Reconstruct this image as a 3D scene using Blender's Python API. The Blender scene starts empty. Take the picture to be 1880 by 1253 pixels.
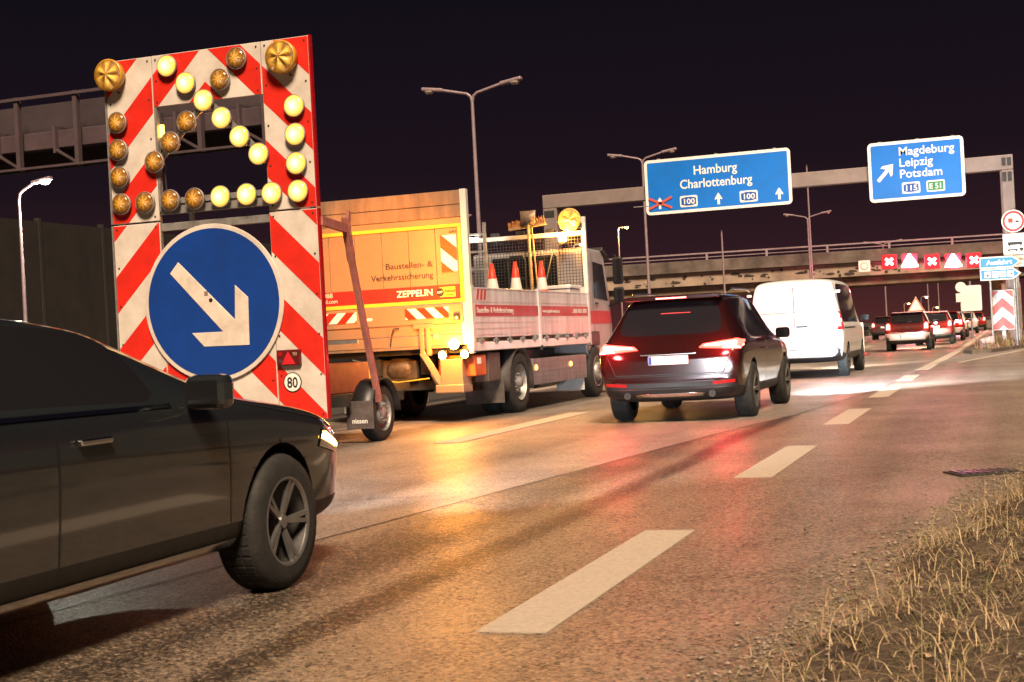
import bpy, bmesh, math, random
from mathutils import Vector, Matrix
from mathutils.bvhtree import BVHTree
R = math.radians
random.seed(7)
SC = bpy.context.scene
COL = SC.collection

# ------------------------------------------------------------------ camera
def look_basis(theta, roll):
    r = Vector((math.cos(theta), math.sin(theta), 0)); d = Vector((-math.sin(theta), math.cos(theta), 0)); z = Vector((0, 0, 1))
    right = r * math.cos(roll) - z * math.sin(roll)
    up = r * math.sin(roll) + z * math.cos(roll)
    return Matrix((right, up, -d)).transposed()
cam_data = bpy.data.cameras.new('camera')
cam_data.lens = 50; cam_data.sensor_width = 36; cam_data.clip_start = 0.05; cam_data.clip_end = 3000
cam_data.dof.use_dof = True; cam_data.dof.focus_distance = 17; cam_data.dof.aperture_fstop = 8
cam = bpy.data.objects.new('camera', cam_data); COL.objects.link(cam)
cam.matrix_world = Matrix.Translation((0, 0, 1.15)) @ look_basis(math.atan(910 / 2611), math.atan(0.053)).to_4x4()
SC.camera = cam

# ------------------------------------------------------------------ night sky
world = bpy.data.worlds.new('World'); SC.world = world; world.use_nodes = True
wn, wl = world.node_tree.nodes, world.node_tree.links
wn.clear()
w_tc = wn.new('ShaderNodeTexCoord'); w_sep = wn.new('ShaderNodeSeparateXYZ'); w_ramp = wn.new('ShaderNodeValToRGB')
w_bg = wn.new('ShaderNodeBackground'); w_out = wn.new('ShaderNodeOutputWorld')
wl.new(w_tc.outputs['Generated'], w_sep.inputs[0]); wl.new(w_sep.outputs['Z'], w_ramp.inputs[0])
wl.new(w_ramp.outputs[0], w_bg.inputs['Color']); wl.new(w_bg.outputs[0], w_out.inputs['Surface'])
e = w_ramp.color_ramp.elements
e[0].position = 0.0; e[0].color = (0.026, 0.0070, 0.0066, 1)
e[1].position = 0.55; e[1].color = (0.0010, 0.0011, 0.0019, 1)
for pos, c in ((0.05, (0.0090, 0.0034, 0.0046, 1)), (0.12, (0.0036, 0.0019, 0.0032, 1)), (0.25, (0.0018, 0.0014, 0.0026, 1))):
    q = e.new(pos); q.color = c
w_bg.inputs['Strength'].default_value = 1.0

# ------------------------------------------------------------------ light of the place (soft warm lamp light from behind, high up)
sun_d = bpy.data.lights.new('sun', 'SUN'); sun_d.energy = 2.6; sun_d.angle = R(16); sun_d.color = (1.0, 0.75, 0.52)
sun = bpy.data.objects.new('sun', sun_d); COL.objects.link(sun)
sun.rotation_euler = Vector((-0.32, 0.60, -0.74)).to_track_quat('-Z', 'Y').to_euler()

SC.view_settings.view_transform = 'Standard'; SC.view_settings.look = 'None'
SC.view_settings.exposure = 1.70; SC.view_settings.gamma = 1.0; SC.view_settings.use_curve_mapping = False
SC.render.engine = 'CYCLES'
cy = SC.cycles
cy.use_denoising = True; cy.denoising_prefilter = 'ACCURATE'; cy.denoising_input_passes = 'RGB_ALBEDO_NORMAL'; cy.max_bounces = 6; cy.diffuse_bounces = 3; cy.glossy_bounces = 3; cy.transmission_bounces = 4
cy.sample_clamp_indirect = 6; cy.sample_clamp_direct = 60; cy.caustics_reflective = False; cy.caustics_refractive = False

# ------------------------------------------------------------------ materials
MATS = {}
def pm(name, col, rough=.5, metal=0.0, var=.15, vscale=5, bump=0.0, bscale=60, coat=0.0, emit=None, es=0.0, spec=.5, trans=0.0, dirt=None, alpha=1.0, streak=False):
    if name in MATS: return MATS[name]
    m = bpy.data.materials.new(name); m.use_nodes = True; MATS[name] = m
    n, l = m.node_tree.nodes, m.node_tree.links
    p = n['Principled BSDF']
    p.inputs['Base Color'].default_value = (*col, 1); p.inputs['Roughness'].default_value = rough; p.inputs['Metallic'].default_value = metal
    p.inputs['Specular IOR Level'].default_value = spec
    if coat: p.inputs['Coat Weight'].default_value = coat; p.inputs['Coat Roughness'].default_value = .05
    if trans: p.inputs['Transmission Weight'].default_value = trans
    if alpha < 1: p.inputs['Alpha'].default_value = alpha
    if emit: p.inputs['Emission Color'].default_value = (*emit, 1); p.inputs['Emission Strength'].default_value = es
    if var or bump:
        tc = n.new('ShaderNodeTexCoord')
    if var:
        mp = n.new('ShaderNodeMapping'); mp.inputs['Scale'].default_value = (1, 1, .25) if streak else (1, 1, 1)
        nz = n.new('ShaderNodeTexNoise'); nz.inputs['Scale'].default_value = vscale; nz.inputs['Detail'].default_value = 6; nz.inputs['Roughness'].default_value = .65
        l.new(tc.outputs['Object'], mp.inputs[0]); l.new(mp.outputs[0], nz.inputs['Vector'])
        rp = n.new('ShaderNodeMapRange'); rp.inputs[1].default_value = .3; rp.inputs[2].default_value = .7; rp.inputs[3].default_value = 0; rp.inputs[4].default_value = 1
        l.new(nz.outputs[0], rp.inputs[0])
        mx = n.new('ShaderNodeMix'); mx.data_type = 'RGBA'
        d = dirt if dirt else tuple(c * (1 - 2 * var) for c in col)
        mx.inputs[6].default_value = (*d, 1); mx.inputs[7].default_value = (*[min(1, c * (1 + var * .6)) for c in col], 1)
        l.new(rp.outputs[0], mx.inputs[0]); l.new(mx.outputs[2], p.inputs['Base Color'])
        rr = n.new('ShaderNodeMapRange'); rr.inputs[3].default_value = min(1, rough * 1.25); rr.inputs[4].default_value = rough * .85
        l.new(nz.outputs[0], rr.inputs[0]); l.new(rr.outputs[0], p.inputs['Roughness'])
    if bump:
        nb = n.new('ShaderNodeTexNoise'); nb.inputs['Scale'].default_value = bscale; nb.inputs['Detail'].default_value = 4
        l.new(tc.outputs['Object'], nb.inputs['Vector'])
        bp = n.new('ShaderNodeBump'); bp.inputs['Strength'].default_value = bump; bp.inputs['Distance'].default_value = .01
        l.new(nb.outputs[0], bp.inputs['Height']); l.new(bp.outputs[0], p.inputs['Normal'])
    return m

def asphalt(name, light, dark, tracks_bands, rough, grain=1.0):
    m = bpy.data.materials.new(name); m.use_nodes = True; MATS[name] = m
    n, l = m.node_tree.nodes, m.node_tree.links; p = n['Principled BSDF']
    tc = n.new('ShaderNodeTexCoord')
    def noise(s, d=4, r=.6, vec=None):
        q = n.new('ShaderNodeTexNoise'); q.inputs['Scale'].default_value = s; q.inputs['Detail'].default_value = d; q.inputs['Roughness'].default_value = r
        l.new(vec if vec else tc.outputs['Object'], q.inputs['Vector']); return q.outputs[0]
    def rng(v, a, b, c, d):
        q = n.new('ShaderNodeMapRange'); q.inputs[1].default_value = a; q.inputs[2].default_value = b; q.inputs[3].default_value = c; q.inputs[4].default_value = d
        l.new(v, q.inputs[0]); return q.outputs[0]
    def math_(op, a, b=None):
        q = n.new('ShaderNodeMath'); q.operation = op
        for i, v in ((0, a), (1, b)):
            if v is None: continue
            if isinstance(v, (int, float)): q.inputs[i].default_value = v
            else: l.new(v, q.inputs[i])
        return q.outputs[0]
    vor = n.new('ShaderNodeTexVoronoi'); vor.inputs['Scale'].default_value = 72; l.new(tc.outputs['Object'], vor.inputs['Vector'])
    stone = rng(vor.outputs['Distance'], .1, .62, 1, 0)
    scol = n.new('ShaderNodeSeparateColor'); l.new(vor.outputs['Color'], scol.inputs[0])
    fine = noise(260, 2)
    big = noise(.7, 5)
    mp = n.new('ShaderNodeMapping'); mp.inputs['Scale'].default_value = (1.6, .05, 1); l.new(tc.outputs['Object'], mp.inputs[0])
    longit = noise(1.3, 4, .6, mp.outputs[0])
    t = math_('ADD', math_('MULTIPLY', rng(big, .3, .7, 0, 1), .22), math_('MULTIPLY', rng(longit, .32, .68, 0, 1), .28))
    cell = math_('SUBTRACT', scol.outputs[0], .5)
    cell = math_('ADD', math_('MULTIPLY', cell, .55), math_('MULTIPLY', math_('POWER', math_('ABSOLUTE', cell), 3), math_('MULTIPLY', math_('SIGN', cell), 5.5)))
    t = math_('ADD', math_('ADD', t, .30), math_('MULTIPLY', cell, .62 * grain))
    t = math_('ADD', t, math_('MULTIPLY', rng(fine, .3, .7, -.5, .5), .55 * grain))
    if tracks_bands:
        sx = n.new('ShaderNodeSeparateXYZ'); l.new(tc.outputs['Object'], sx.inputs[0])
        wob = math_('ADD', sx.outputs['X'], math_('MULTIPLY', rng(noise(.18, 2), 0, 1, -.5, .5), .5))
        for (xc, w, k) in tracks_bands:
            dd = math_('DIVIDE', math_('ABSOLUTE', math_('SUBTRACT', wob, xc)), w)
            t = math_('SUBTRACT', t, math_('MULTIPLY', rng(dd, .3, 1.0, 1, 0), k))
    mx = n.new('ShaderNodeMix'); mx.data_type = 'RGBA'; mx.inputs[6].default_value = (*dark, 1); mx.inputs[7].default_value = (*light, 1)
    cl = n.new('ShaderNodeClamp'); l.new(t, cl.inputs[0]); l.new(cl.outputs[0], mx.inputs[0])
    l.new(mx.outputs[2], p.inputs['Base Color'])
    l.new(rng(big, .3, .7, rough + .07, rough - .07), p.inputs['Roughness'])
    p.inputs['Specular IOR Level'].default_value = .5
    bp = n.new('ShaderNodeBump'); bp.inputs['Strength'].default_value = .9 * grain; bp.inputs['Distance'].default_value = .008
    l.new(math_('ADD', math_('MULTIPLY', stone, .8), math_('MULTIPLY', fine, .4)), bp.inputs['Height']); l.new(bp.outputs[0], p.inputs['Normal'])
    return m

def lamp_glow(name, core, edge, strength, radius):
    """lit lens: bulb in the middle, dimmer ribbed rim"""
    m = bpy.data.materials.new(name); m.use_nodes = True; MATS[name] = m
    n, l = m.node_tree.nodes, m.node_tree.links; p = n['Principled BSDF']
    p.inputs['Base Color'].default_value = (.7, .38, .03, 1); p.inputs['Roughness'].default_value = .25
    tc = n.new('ShaderNodeTexCoord'); fl_ = n.new('ShaderNodeVectorMath'); fl_.operation = 'MULTIPLY'; fl_.inputs[1].default_value = (1, 0, 1); l.new(tc.outputs['Object'], fl_.inputs[0]); ln = n.new('ShaderNodeVectorMath'); ln.operation = 'LENGTH'; l.new(fl_.outputs[0], ln.inputs[0])
    rp = n.new('ShaderNodeMapRange'); rp.inputs[1].default_value = radius * .15; rp.inputs[2].default_value = radius * 1.02; l.new(ln.outputs['Value'], rp.inputs[0])
    mx = n.new('ShaderNodeMix'); mx.data_type = 'RGBA'; mx.inputs[6].default_value = (*core, 1); mx.inputs[7].default_value = (*edge, 1)
    l.new(rp.outputs[0], mx.inputs[0]); l.new(mx.outputs[2], p.inputs['Emission Color'])
    wv = n.new('ShaderNodeTexWave'); wv.bands_direction = 'X'; wv.inputs['Scale'].default_value = 28; l.new(tc.outputs['Object'], wv.inputs['Vector'])
    wv2 = n.new('ShaderNodeTexWave'); wv2.bands_direction = 'Z'; wv2.inputs['Scale'].default_value = 28; l.new(tc.outputs['Object'], wv2.inputs['Vector'])
    mu = n.new('ShaderNodeMath'); mu.operation = 'MULTIPLY'; l.new(wv.outputs['Fac'], mu.inputs[0]); l.new(wv2.outputs['Fac'], mu.inputs[1])
    ra = n.new('ShaderNodeMapRange'); ra.inputs[3].default_value = .62; ra.inputs[4].default_value = 1.4; l.new(mu.outputs[0], ra.inputs[0])
    fo = n.new('ShaderNodeMapRange'); fo.inputs[1].default_value = 0; fo.inputs[2].default_value = 1; fo.inputs[3].default_value = strength * 1.6; fo.inputs[4].default_value = strength * .55; l.new(rp.outputs[0], fo.inputs[0])
    m2 = n.new('ShaderNodeMath'); m2.operation = 'MULTIPLY'; l.new(fo.outputs[0], m2.inputs[0]); l.new(ra.outputs[0], m2.inputs[1])
    l.new(m2.outputs[0], p.inputs['Emission Strength'])
    return m

def lens_off(name, dark, bright, R_, petals=0, ctr=(0, 0), glowing=0.0):
    """unlit amber lens: ribbed cover over a faceted reflector, its highlights painted into the colour"""
    m = bpy.data.materials.new(name); m.use_nodes = True; MATS[name] = m
    n, l = m.node_tree.nodes, m.node_tree.links; p = n['Principled BSDF']
    p.inputs['Roughness'].default_value = .22; p.inputs['Coat Weight'].default_value = .8; p.inputs['Coat Roughness'].default_value = .06
    tc = n.new('ShaderNodeTexCoord')
    def mth(op, a, b=None, c=None):
        q = n.new('ShaderNodeMath'); q.operation = op
        for k, v in enumerate((a, b, c)):
            if v is None: continue
            if isinstance(v, (int, float)): q.inputs[k].default_value = v
            else: l.new(v, q.inputs[k])
        return q.outputs[0]
    sx = n.new('ShaderNodeSeparateXYZ'); l.new(tc.outputs['Object'], sx.inputs[0])
    X, Z = mth('SUBTRACT', sx.outputs['X'], ctr[0]), mth('SUBTRACT', sx.outputs['Z'], ctr[1])
    r = mth('DIVIDE', mth('SQRT', mth('ADD', mth('MULTIPLY', X, X), mth('MULTIPLY', Z, Z))), R_)
    ang = mth('ARCTAN2', Z, X)
    if petals:
        pet = mth('POWER', mth('ABSOLUTE', mth('SINE', mth('MULTIPLY', ang, petals / 2))), 1.5)
        body = mth('MULTIPLY', pet, mth('SINE', mth('MULTIPLY', r, 3.14)))
        body = mth('ADD', body, mth('MULTIPLY', mth('SUBTRACT', 1, r), .15))
    else:
        cr = mth('POWER', mth('ABSOLUTE', mth('COSINE', mth('MULTIPLY', ang, 4))), 3)
        body = mth('MULTIPLY', mth('POWER', mth('MAXIMUM', mth('SUBTRACT', 1, r), .001), 1.6), mth('ADD', .45, cr))
    nz = n.new('ShaderNodeTexNoise'); nz.inputs['Scale'].default_value = 26; nz.inputs['Detail'].default_value = 3; l.new(tc.outputs['Object'], nz.inputs['Vector'])
    body = mth('MULTIPLY', body, mth('MULTIPLY_ADD', nz.outputs[0], 1.4, .35))
    cl = n.new('ShaderNodeClamp'); l.new(body, cl.inputs[0])
    mx = n.new('ShaderNodeMix'); mx.data_type = 'RGBA'; mx.inputs[6].default_value = (*dark, 1); mx.inputs[7].default_value = (*bright, 1)
    l.new(cl.outputs[0], mx.inputs[0]); l.new(mx.outputs[2], p.inputs['Base Color'])
    wv = n.new('ShaderNodeTexWave'); wv.bands_direction = 'X'; wv.inputs['Scale'].default_value = 24; l.new(tc.outputs['Object'], wv.inputs['Vector'])
    wv2 = n.new('ShaderNodeTexWave'); wv2.bands_direction = 'Z'; wv2.inputs['Scale'].default_value = 24; l.new(tc.outputs['Object'], wv2.inputs['Vector'])
    bp = n.new('ShaderNodeBump'); bp.inputs['Strength'].default_value = .6; bp.inputs['Distance'].default_value = .005
    l.new(mth('ADD', wv.outputs['Fac'], wv2.outputs['Fac']), bp.inputs['Height']); l.new(bp.outputs[0], p.inputs['Normal'])
    return m

def glow(name, col, s):
    if name in MATS: return MATS[name]
    m = bpy.data.materials.new(name); m.use_nodes = True; MATS[name] = m
    p = m.node_tree.nodes['Principled BSDF']
    p.inputs['Base Color'].default_value = (*[min(1, c) * .6 for c in col], 1); p.inputs['Emission Color'].default_value = (*col, 1); p.inputs['Emission Strength'].default_value = s
    p.inputs['Roughness'].default_value = .3
    return m

M = dict(
    steel=pm('galvanised_steel', (.36, .35, .34), .5, .6, .22, 9, .15, 40),
    darksteel=pm('dark_steel', (.035, .033, .032), .55, .3, .2, 8, .2, 50),
    black=pm('black_plastic', (.014, .014, .015), .45, 0, .2, 12),
    rubber=pm('rubber', (.02, .019, .018), .75, 0, .3, 10, .3, 60),
    white_sheet=pm('white_reflective_sheet', (.62, .57, .52), .42, 0, .10, 3, dirt=(.45, .40, .35)),
    red_sheet=pm('red_reflective_sheet', (.62, .022, .012), .38, 0, .12, 4),
    blue_disc=pm('blue_reflective_sheet', (.004, .042, .25), .40, 0, .12, 3, .05, 120),
    sign_blue=pm('sign_blue', (.0005, .155, .62), .45, 0, .08, 1.5, .03, 90),
    sign_white=pm('sign_white', (.80, .78, .74), .45, 0, .05, 3),
    sign_green=pm('sign_green', (.02, .22, .08), .45),
    sign_black=pm('sign_black', (.012, .012, .013), .5),
    sign_red=pm('sign_red', (.55, .015, .012), .4),
    cyan=pm('sign_cyan', (.008, .19, .38), .45, 0, .08, 3),
    paint_mark=pm('road_paint', (.46, .39, .32), .65, 0, .10, 40, .5, 240, dirt=(.36, .30, .24)),
    yellow=pm('yellow_tape', (.80, .46, .05), .4, 0, .1, 6),
    silver=pm('silver_panel', (.66, .64, .64), .36, .15, .12, 3, 0, 40, streak=True, dirt=(.34, .32, .31)),
    body_white=pm('truck_white_paint', (.62, .60, .58), .35, 0, .1, 3, coat=.3),
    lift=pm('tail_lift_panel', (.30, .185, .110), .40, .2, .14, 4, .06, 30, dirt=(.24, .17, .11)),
    board=pm('weathered_board', (.22, .15, .095), .6, 0, .25, 4, .25, 30, streak=True),
    band_red=pm('band_red', (.42, .018, .02), .4, 0, .1, 4),
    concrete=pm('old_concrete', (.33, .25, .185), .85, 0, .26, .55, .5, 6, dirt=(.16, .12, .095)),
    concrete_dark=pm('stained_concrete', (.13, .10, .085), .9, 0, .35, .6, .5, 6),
    gantry=pm('gantry_paint', (.24, .19, .18), .55, .2, .15, 1.2),
    pole=pm('pole_paint', (.30, .225, .25), .5, .3, .15, 2),
    glass=pm('dark_glass', (.010, .010, .012), .06, 0, 0, spec=.6, coat=.5),
    chrome=pm('chrome', (.7, .7, .7), .15, 1, 0),
    alloy=pm('alloy_wheel', (.30, .30, .30), .35, .8, .15, 9),
    plate=pm('number_plate', (.72, .72, .70), .4, 0, .04),
    wood=pm('wood_handle', (.32, .20, .09), .6, 0, .25, 14),
    bristle=pm('broom_bristle', (.55, .22, .06), .8, 0, .4, 60),
    cone_red=pm('cone_red', (.72, .035, .015), .5, 0, .12, 8),
    cone_white=pm('cone_white', (.70, .66, .60), .5, 0, .15, 8),
    soil=pm('soil', (.075, .050, .034), .95, 0, .4, 6, .9, 30),
    dark_ground=pm('dark_ground', (.03, .024, .019), .95, 0, .3, .4),
    lamp_on=lamp_glow('amber_lens_lit', (1.0, .80, .36), (1.0, .46, .05), .66, .115),
    lamp_off=lens_off('amber_lens', (.17, .068, .004), (.95, .50, .05), .117),
    big_lens=lens_off('amber_big_lens', (.22, .085, .004), (1.0, .62, .10), .172, 6),
    beacon_lens=lens_off('beacon_big_lens', (.34, .14, .006), (1.0, .70, .14), .205, 5, (.94, 3.37)),
    amber=glow('amber_flash', (1.0, .36, .05), 130),
    amber_soft=glow('amber_marker', (1.0, .42, .06), 3.0),
    brake=glow('brake_red', (1.0, .07, .06), 9),
    brake_core=glow('brake_core', (1.0, .065, .060), 26),
    tail=glow('tail_red', (1.0, .05, .035), 3.0),
    white_lamp=glow('white_lamp', (1.0, .97, .86), 16),
    head=glow('headlamp_glow', (.85, .93, 1.0), 14),
    red_lens=pm('red_lens', (.35, .008, .01), .2, 0, .1, 10, coat=.5),
)

# ------------------------------------------------------------------ mesh helpers
class MB:
    def __init__(s): s.v = []; s.f = []; s.sm = []
    def add(s, vs, fs, smooth=False):
        o = len(s.v); s.v += [tuple(q) for q in vs]; s.f += [tuple(i + o for i in f) for f in fs]; s.sm += [smooth] * len(fs); return s
    def box(s, c, d, rot=None):
        c = Vector(c); h = Vector(d) * .5
        vs = [Vector((x * h.x, y * h.y, z * h.z)) for x in (-1, 1) for y in (-1, 1) for z in (-1, 1)]
        if rot is not None: vs = [rot @ q for q in vs]
        return s.add([q + c for q in vs], [(0, 1, 3, 2), (4, 6, 7, 5), (0, 4, 5, 1), (2, 3, 7, 6), (0, 2, 6, 4), (1, 5, 7, 3)])
    def bb(s, x0, x1, y0, y1, z0, z1): return s.box(((x0 + x1) / 2, (y0 + y1) / 2, (z0 + z1) / 2), (abs(x1 - x0), abs(y1 - y0), abs(z1 - z0)))
    def beam(s, p0, p1, w, h, up=(0, 0, 1)):
        p0, p1 = Vector(p0), Vector(p1); d = p1 - p0; L = d.length; d.normalize(); up = Vector(up)
        if abs(d.dot(up)) > .98: up = Vector((0, 1, 0))
        x = d.cross(up).normalized(); z = x.cross(d)
        return s.box((p0 + p1) / 2, (w, L, h), Matrix((x, d, z)).transposed())
    def cyl(s, p0, p1, r0, r1=None, n=16, caps=True, smooth=True):
        r1 = r0 if r1 is None else r1; p0, p1 = Vector(p0), Vector(p1); d = (p1 - p0).normalized()
        a = Vector((0, 0, 1)) if abs(d.z) < .9 else Vector((1, 0, 0)); x = d.cross(a).normalized(); y = d.cross(x)
        vs = []
        for p, r in ((p0, r0), (p1, r1)):
            for i in range(n):
                t = 2 * math.pi * i / n; vs.append(p + (x * math.cos(t) + y * math.sin(t)) * r)
        s.add(vs, [(i, i + n, (i + 1) % n + n, (i + 1) % n) for i in range(n)], smooth)
        if caps: s.add(vs[:n], [tuple(range(n))]); s.add(vs[n:], [tuple(reversed(range(n)))])
        return s
    def tube(s, pts, r, n=8):
        for a, b in zip(pts[:-1], pts[1:]): s.cyl(a, b, r, None, n, True)
        return s
    def lathe(s, prof, o, ax, n=24, smooth=True, mod=None):
        o, ax = Vector(o), Vector(ax).normalized(); a = Vector((0, 0, 1)) if abs(ax.z) < .9 else Vector((1, 0, 0)); x = ax.cross(a).normalized(); y = ax.cross(x)
        vs = []
        for (r, h) in prof:
            for i in range(n):
                t = 2 * math.pi * i / n; hh = h + (mod(r, t) if mod else 0)
                vs.append(o + ax * hh + (x * math.cos(t) + y * math.sin(t)) * r)
        fs = []
        for k in range(len(prof) - 1):
            for i in range(n): fs.append((k * n + i, k * n + (i + 1) % n, (k + 1) * n + (i + 1) % n, (k + 1) * n + i))
        s.add(vs, fs, smooth)
        return s
    def prism(s, poly, a0, a1, plane='xz'):
        """polygon (u,w) in plane, extruded along the third axis from a0 to a1"""
        def P(u, w, a): return {'xz': (u, a, w), 'yz': (a, u, w), 'xy': (u, w, a)}[plane]
        n = len(poly); vs = [P(u, w, a0) for u, w in poly] + [P(u, w, a1) for u, w in poly]
        return s.add(vs, [tuple(range(n)), tuple(range(2 * n - 1, n - 1, -1))] + [(i, i + n, (i + 1) % n + n, (i + 1) % n) for i in range(n)])
    def build(s, name, mat, parent=None, bevel=0.0, seg=2, loc=None, fix=True):
        me = bpy.data.meshes.new(name); me.from_pydata(s.v, [], s.f)
        me.polygons.foreach_set('use_smooth', s.sm)
        if fix:
            bm = bmesh.new(); bm.from_mesh(me); bmesh.ops.recalc_face_normals(bm, faces=bm.faces); bm.to_mesh(me); bm.free()
        return link(name, me, mat, parent, bevel, seg, loc)

def link(name, me, mat, parent=None, bevel=0.0, seg=2, loc=None):
    if mat is not None: me.materials.append(M[mat] if isinstance(mat, str) else mat)
    o = bpy.data.objects.new(name, me); COL.objects.link(o)
    if parent is not None: o.parent = parent
    if loc is not None: o.location = loc
    if bevel:
        b = o.modifiers.new('bevel', 'BEVEL'); b.width = bevel; b.segments = seg; b.limit_method = 'ANGLE'; b.angle_limit = R(40)
    return o
def tag(o, label, cat, group=None, kind=None):
    o['label'] = label; o['category'] = cat
    if group: o['group'] = group
    if kind: o['kind'] = kind
    return o
def thing(name, label, cat, loc=(0, 0, 0), rotz=0.0, group=None):
    o = bpy.data.objects.new(name, None); COL.objects.link(o); o.location = loc; o.rotation_euler = (0, 0, rotz); o.empty_display_size = .2
    return tag(o, label, cat, group)
def struct(o): o['kind'] = 'structure'; return o
def share(src, name, parent, loc, rot=None):
    o = bpy.data.objects.new(name, src.data); COL.objects.link(o); o.parent = parent; o.location = loc
    for m_ in src.modifiers:
        if m_.type == 'BEVEL':
            b = o.modifiers.new('bevel', 'BEVEL'); b.width = m_.width; b.segments = m_.segments; b.limit_method = 'ANGLE'; b.angle_limit = m_.angle_limit
    if rot: o.rotation_euler = rot
    return o
def copy_tree(o, parent=None):
    c = o.copy(); COL.objects.link(c); c.parent = parent
    for ch in list(o.children): copy_tree(ch, c)
    return c
def rrect(x0, x1, z0, z1, r, n=5):
    out = []
    for cx, cz, a0 in ((x1 - r, z1 - r, 0), (x0 + r, z1 - r, 90), (x0 + r, z0 + r, 180), (x1 - r, z0 + r, 270)):
        for i in range(n + 1):
            t = R(a0 + 90 * i / n); out.append((cx + r * math.cos(t), cz + r * math.sin(t)))
    return out
def circ(x, z, r, n=40): return [(x + r * math.cos(2 * math.pi * i / n), z + r * math.sin(2 * math.pi * i / n)) for i in range(n)]
def clip_half(poly, fn):
    out = []
    for i in range(len(poly)):
        a, b = poly[i], poly[(i + 1) % len(poly)]; fa, fb = fn(a), fn(b)
        if fa >= 0: out.append(a)
        if (fa >= 0) != (fb >= 0):
            t = fa / (fa - fb); out.append((a[0] + (b[0] - a[0]) * t, a[1] + (b[1] - a[1]) * t))
    return out
def text(body, size, mat, parent, loc, side='rear', align='LEFT', bold=0.0, width=None, name='lettering', depth=.002, sx=1.0):
    cu = bpy.data.curves.new('t', 'FONT'); cu.body = body; cu.size = size; cu.align_x = align; cu.offset = bold * size; cu.extrude = depth; cu.resolution_u = 3
    to = bpy.data.objects.new('t', cu); COL.objects.link(to)
    dg = bpy.context.evaluated_depsgraph_get(); me = bpy.data.meshes.new_from_object(to.evaluated_get(dg))
    bpy.data.objects.remove(to); bpy.data.curves.remove(cu)
    xs = [q.co.x for q in me.vertices]
    if width and xs:
        k = width / (max(xs) - min(xs))
        for q in me.vertices: q.co.x *= k
    elif sx != 1.0:
        for q in me.vertices: q.co.x *= sx
    me.materials.clear()
    o = link(name, me, mat, parent, loc=loc)
    o.rotation_euler = {'rear': (R(90), 0, 0), 'right': (R(90), 0, R(90))}[side]
    return o
def point_light(name, loc, col, watt, radius, parent=None):
    d = bpy.data.lights.new(name, 'POINT'); d.color = col; d.energy = watt; d.shadow_soft_size = radius
    o = bpy.data.objects.new(name, d); COL.objects.link(o); o.location = loc
    if parent: o.parent = parent
    return o
def spot(name, loc, target, col, watt, deg, blend, parent=None, radius=.06):
    d = bpy.data.lights.new(name, 'SPOT'); d.color = col; d.energy = watt; d.spot_size = R(deg); d.spot_blend = blend; d.shadow_soft_size = radius
    o = bpy.data.objects.new(name, d); COL.objects.link(o); o.location = loc
    o.rotation_euler = (Vector(target) - Vector(loc)).to_track_quat('-Z', 'Y').to_euler()
    if parent: o.parent = parent
    return o

# ================================================================== GROUND, ROAD, MARKINGS
M['asph'] = asphalt('asphalt_main', (.36, .295, .25), (.040, .032, .027), [(-4.9, .45, .22), (-7.6, .5, .35), (-9.6, .5, .35)], .42)
M['asph2'] = asphalt('asphalt_exit_lane', (.35, .265, .190), (.020, .015, .011), [(-2.75, .16, .55), (-3.35, .55, .42), (-.95, .3, .10)], .41, 1.2)  # first band is a narrow dark strip along the lane
M['asph_far'] = asphalt('asphalt_other', (.05, .042, .036), (.03, .025, .022), [], .6)

def sheet(name, poly, z, mat):
    return MB().add([(x, y, z) for x, y in poly], [tuple(range(len(poly)))]).build(name, mat)
g = struct(sheet('ground', [(-1500, -200), (1500, -200), (1500, 2500), (-1500, 2500)], -.12, 'dark_ground'))
road = struct(sheet('road', [(-10.9, -12), (4, -12), (4, 60), (-.9, 75), (-.9, 420), (-10.9, 420)], 0, 'asph'))
seam = [(-5.0, -12), (-4.9, 0), (-4.05, 7.44), (-3.63, 11.04), (-3.02, 16.16), (-2.64, 18.5), (-2.15, 24), (-1.95, 30), (-1.85, 37), (-1.6, 50), (-1.2, 54)]
exit_lane = struct(sheet('exit_lane', seam + [(1.5, 60), (6, 78), (14, 110), (22, 110), (9, 60), (4.5, 40), (3.5, 20), (3.5, -12)], .004, 'asph2'))
opp = struct(sheet('opposite_road', [(-36, -12), (-15, -12), (-15, 420), (-36, 420)], 0, 'asph_far'))
# bitumen joint along the two asphalts
j = MB()
for a, b in zip(seam[1:-1], seam[2:]):
    j.add([(a[0] - .012, a[1], .0075), (a[0] + .012, a[1], .0075), (b[0] + .012, b[1], .0075), (b[0] - .012, b[1], .0075)], [(0, 1, 2, 3)])
j.build('joint_line', 'black', road)

def mark(poly, z=.0085, name='lane_marking', parent=None):
    MB().prism(poly, z - .004, z, 'xy').build(name, 'paint_mark', parent or road)
for k in range(-2, 5):
    y0 = 5.26 + 5.64 * k
    mark([(-2.05, y0), (-1.755, y0), (-1.755, y0 + 2.8), (-2.05, y0 + 2.8)], parent=exit_lane)
for k in range(0, 12):
    y0 = 15.34 + 16.6 * k
    mark([(-6.38, y0), (-6.05, y0), (-6.05, y0 + 5.5), (-6.38, y0 + 5.5)])
mark([(-10.36, -12), (-10.14, -12), (-10.14, 300), (-10.36, 300)], name='edge_line')
mark([(-2.02, 33.5), (-1.72, 33.5), (-1.50, 51), (-1.75, 51)], name='edge_line', parent=exit_lane)
mark([(-1.75, 51.6), (-1.50, 51.6), (-1.35, 120), (-1.6, 120)], name='edge_line')
mark([(-1.30, 38.2), (-1.18, 37.6), (.62, 48.8), (3.2, 66), (3.0, 66), (.45, 49)], name='edge_line', parent=exit_lane)
for k in range(0):
    y0 = 58 + k * 17; mark([(-3.9 - 2.3, y0), (-3.9 - 2.0, y0), (-3.9 - 2.0, y0 + 5), (-3.9 - 2.3, y0 + 5)])
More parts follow.
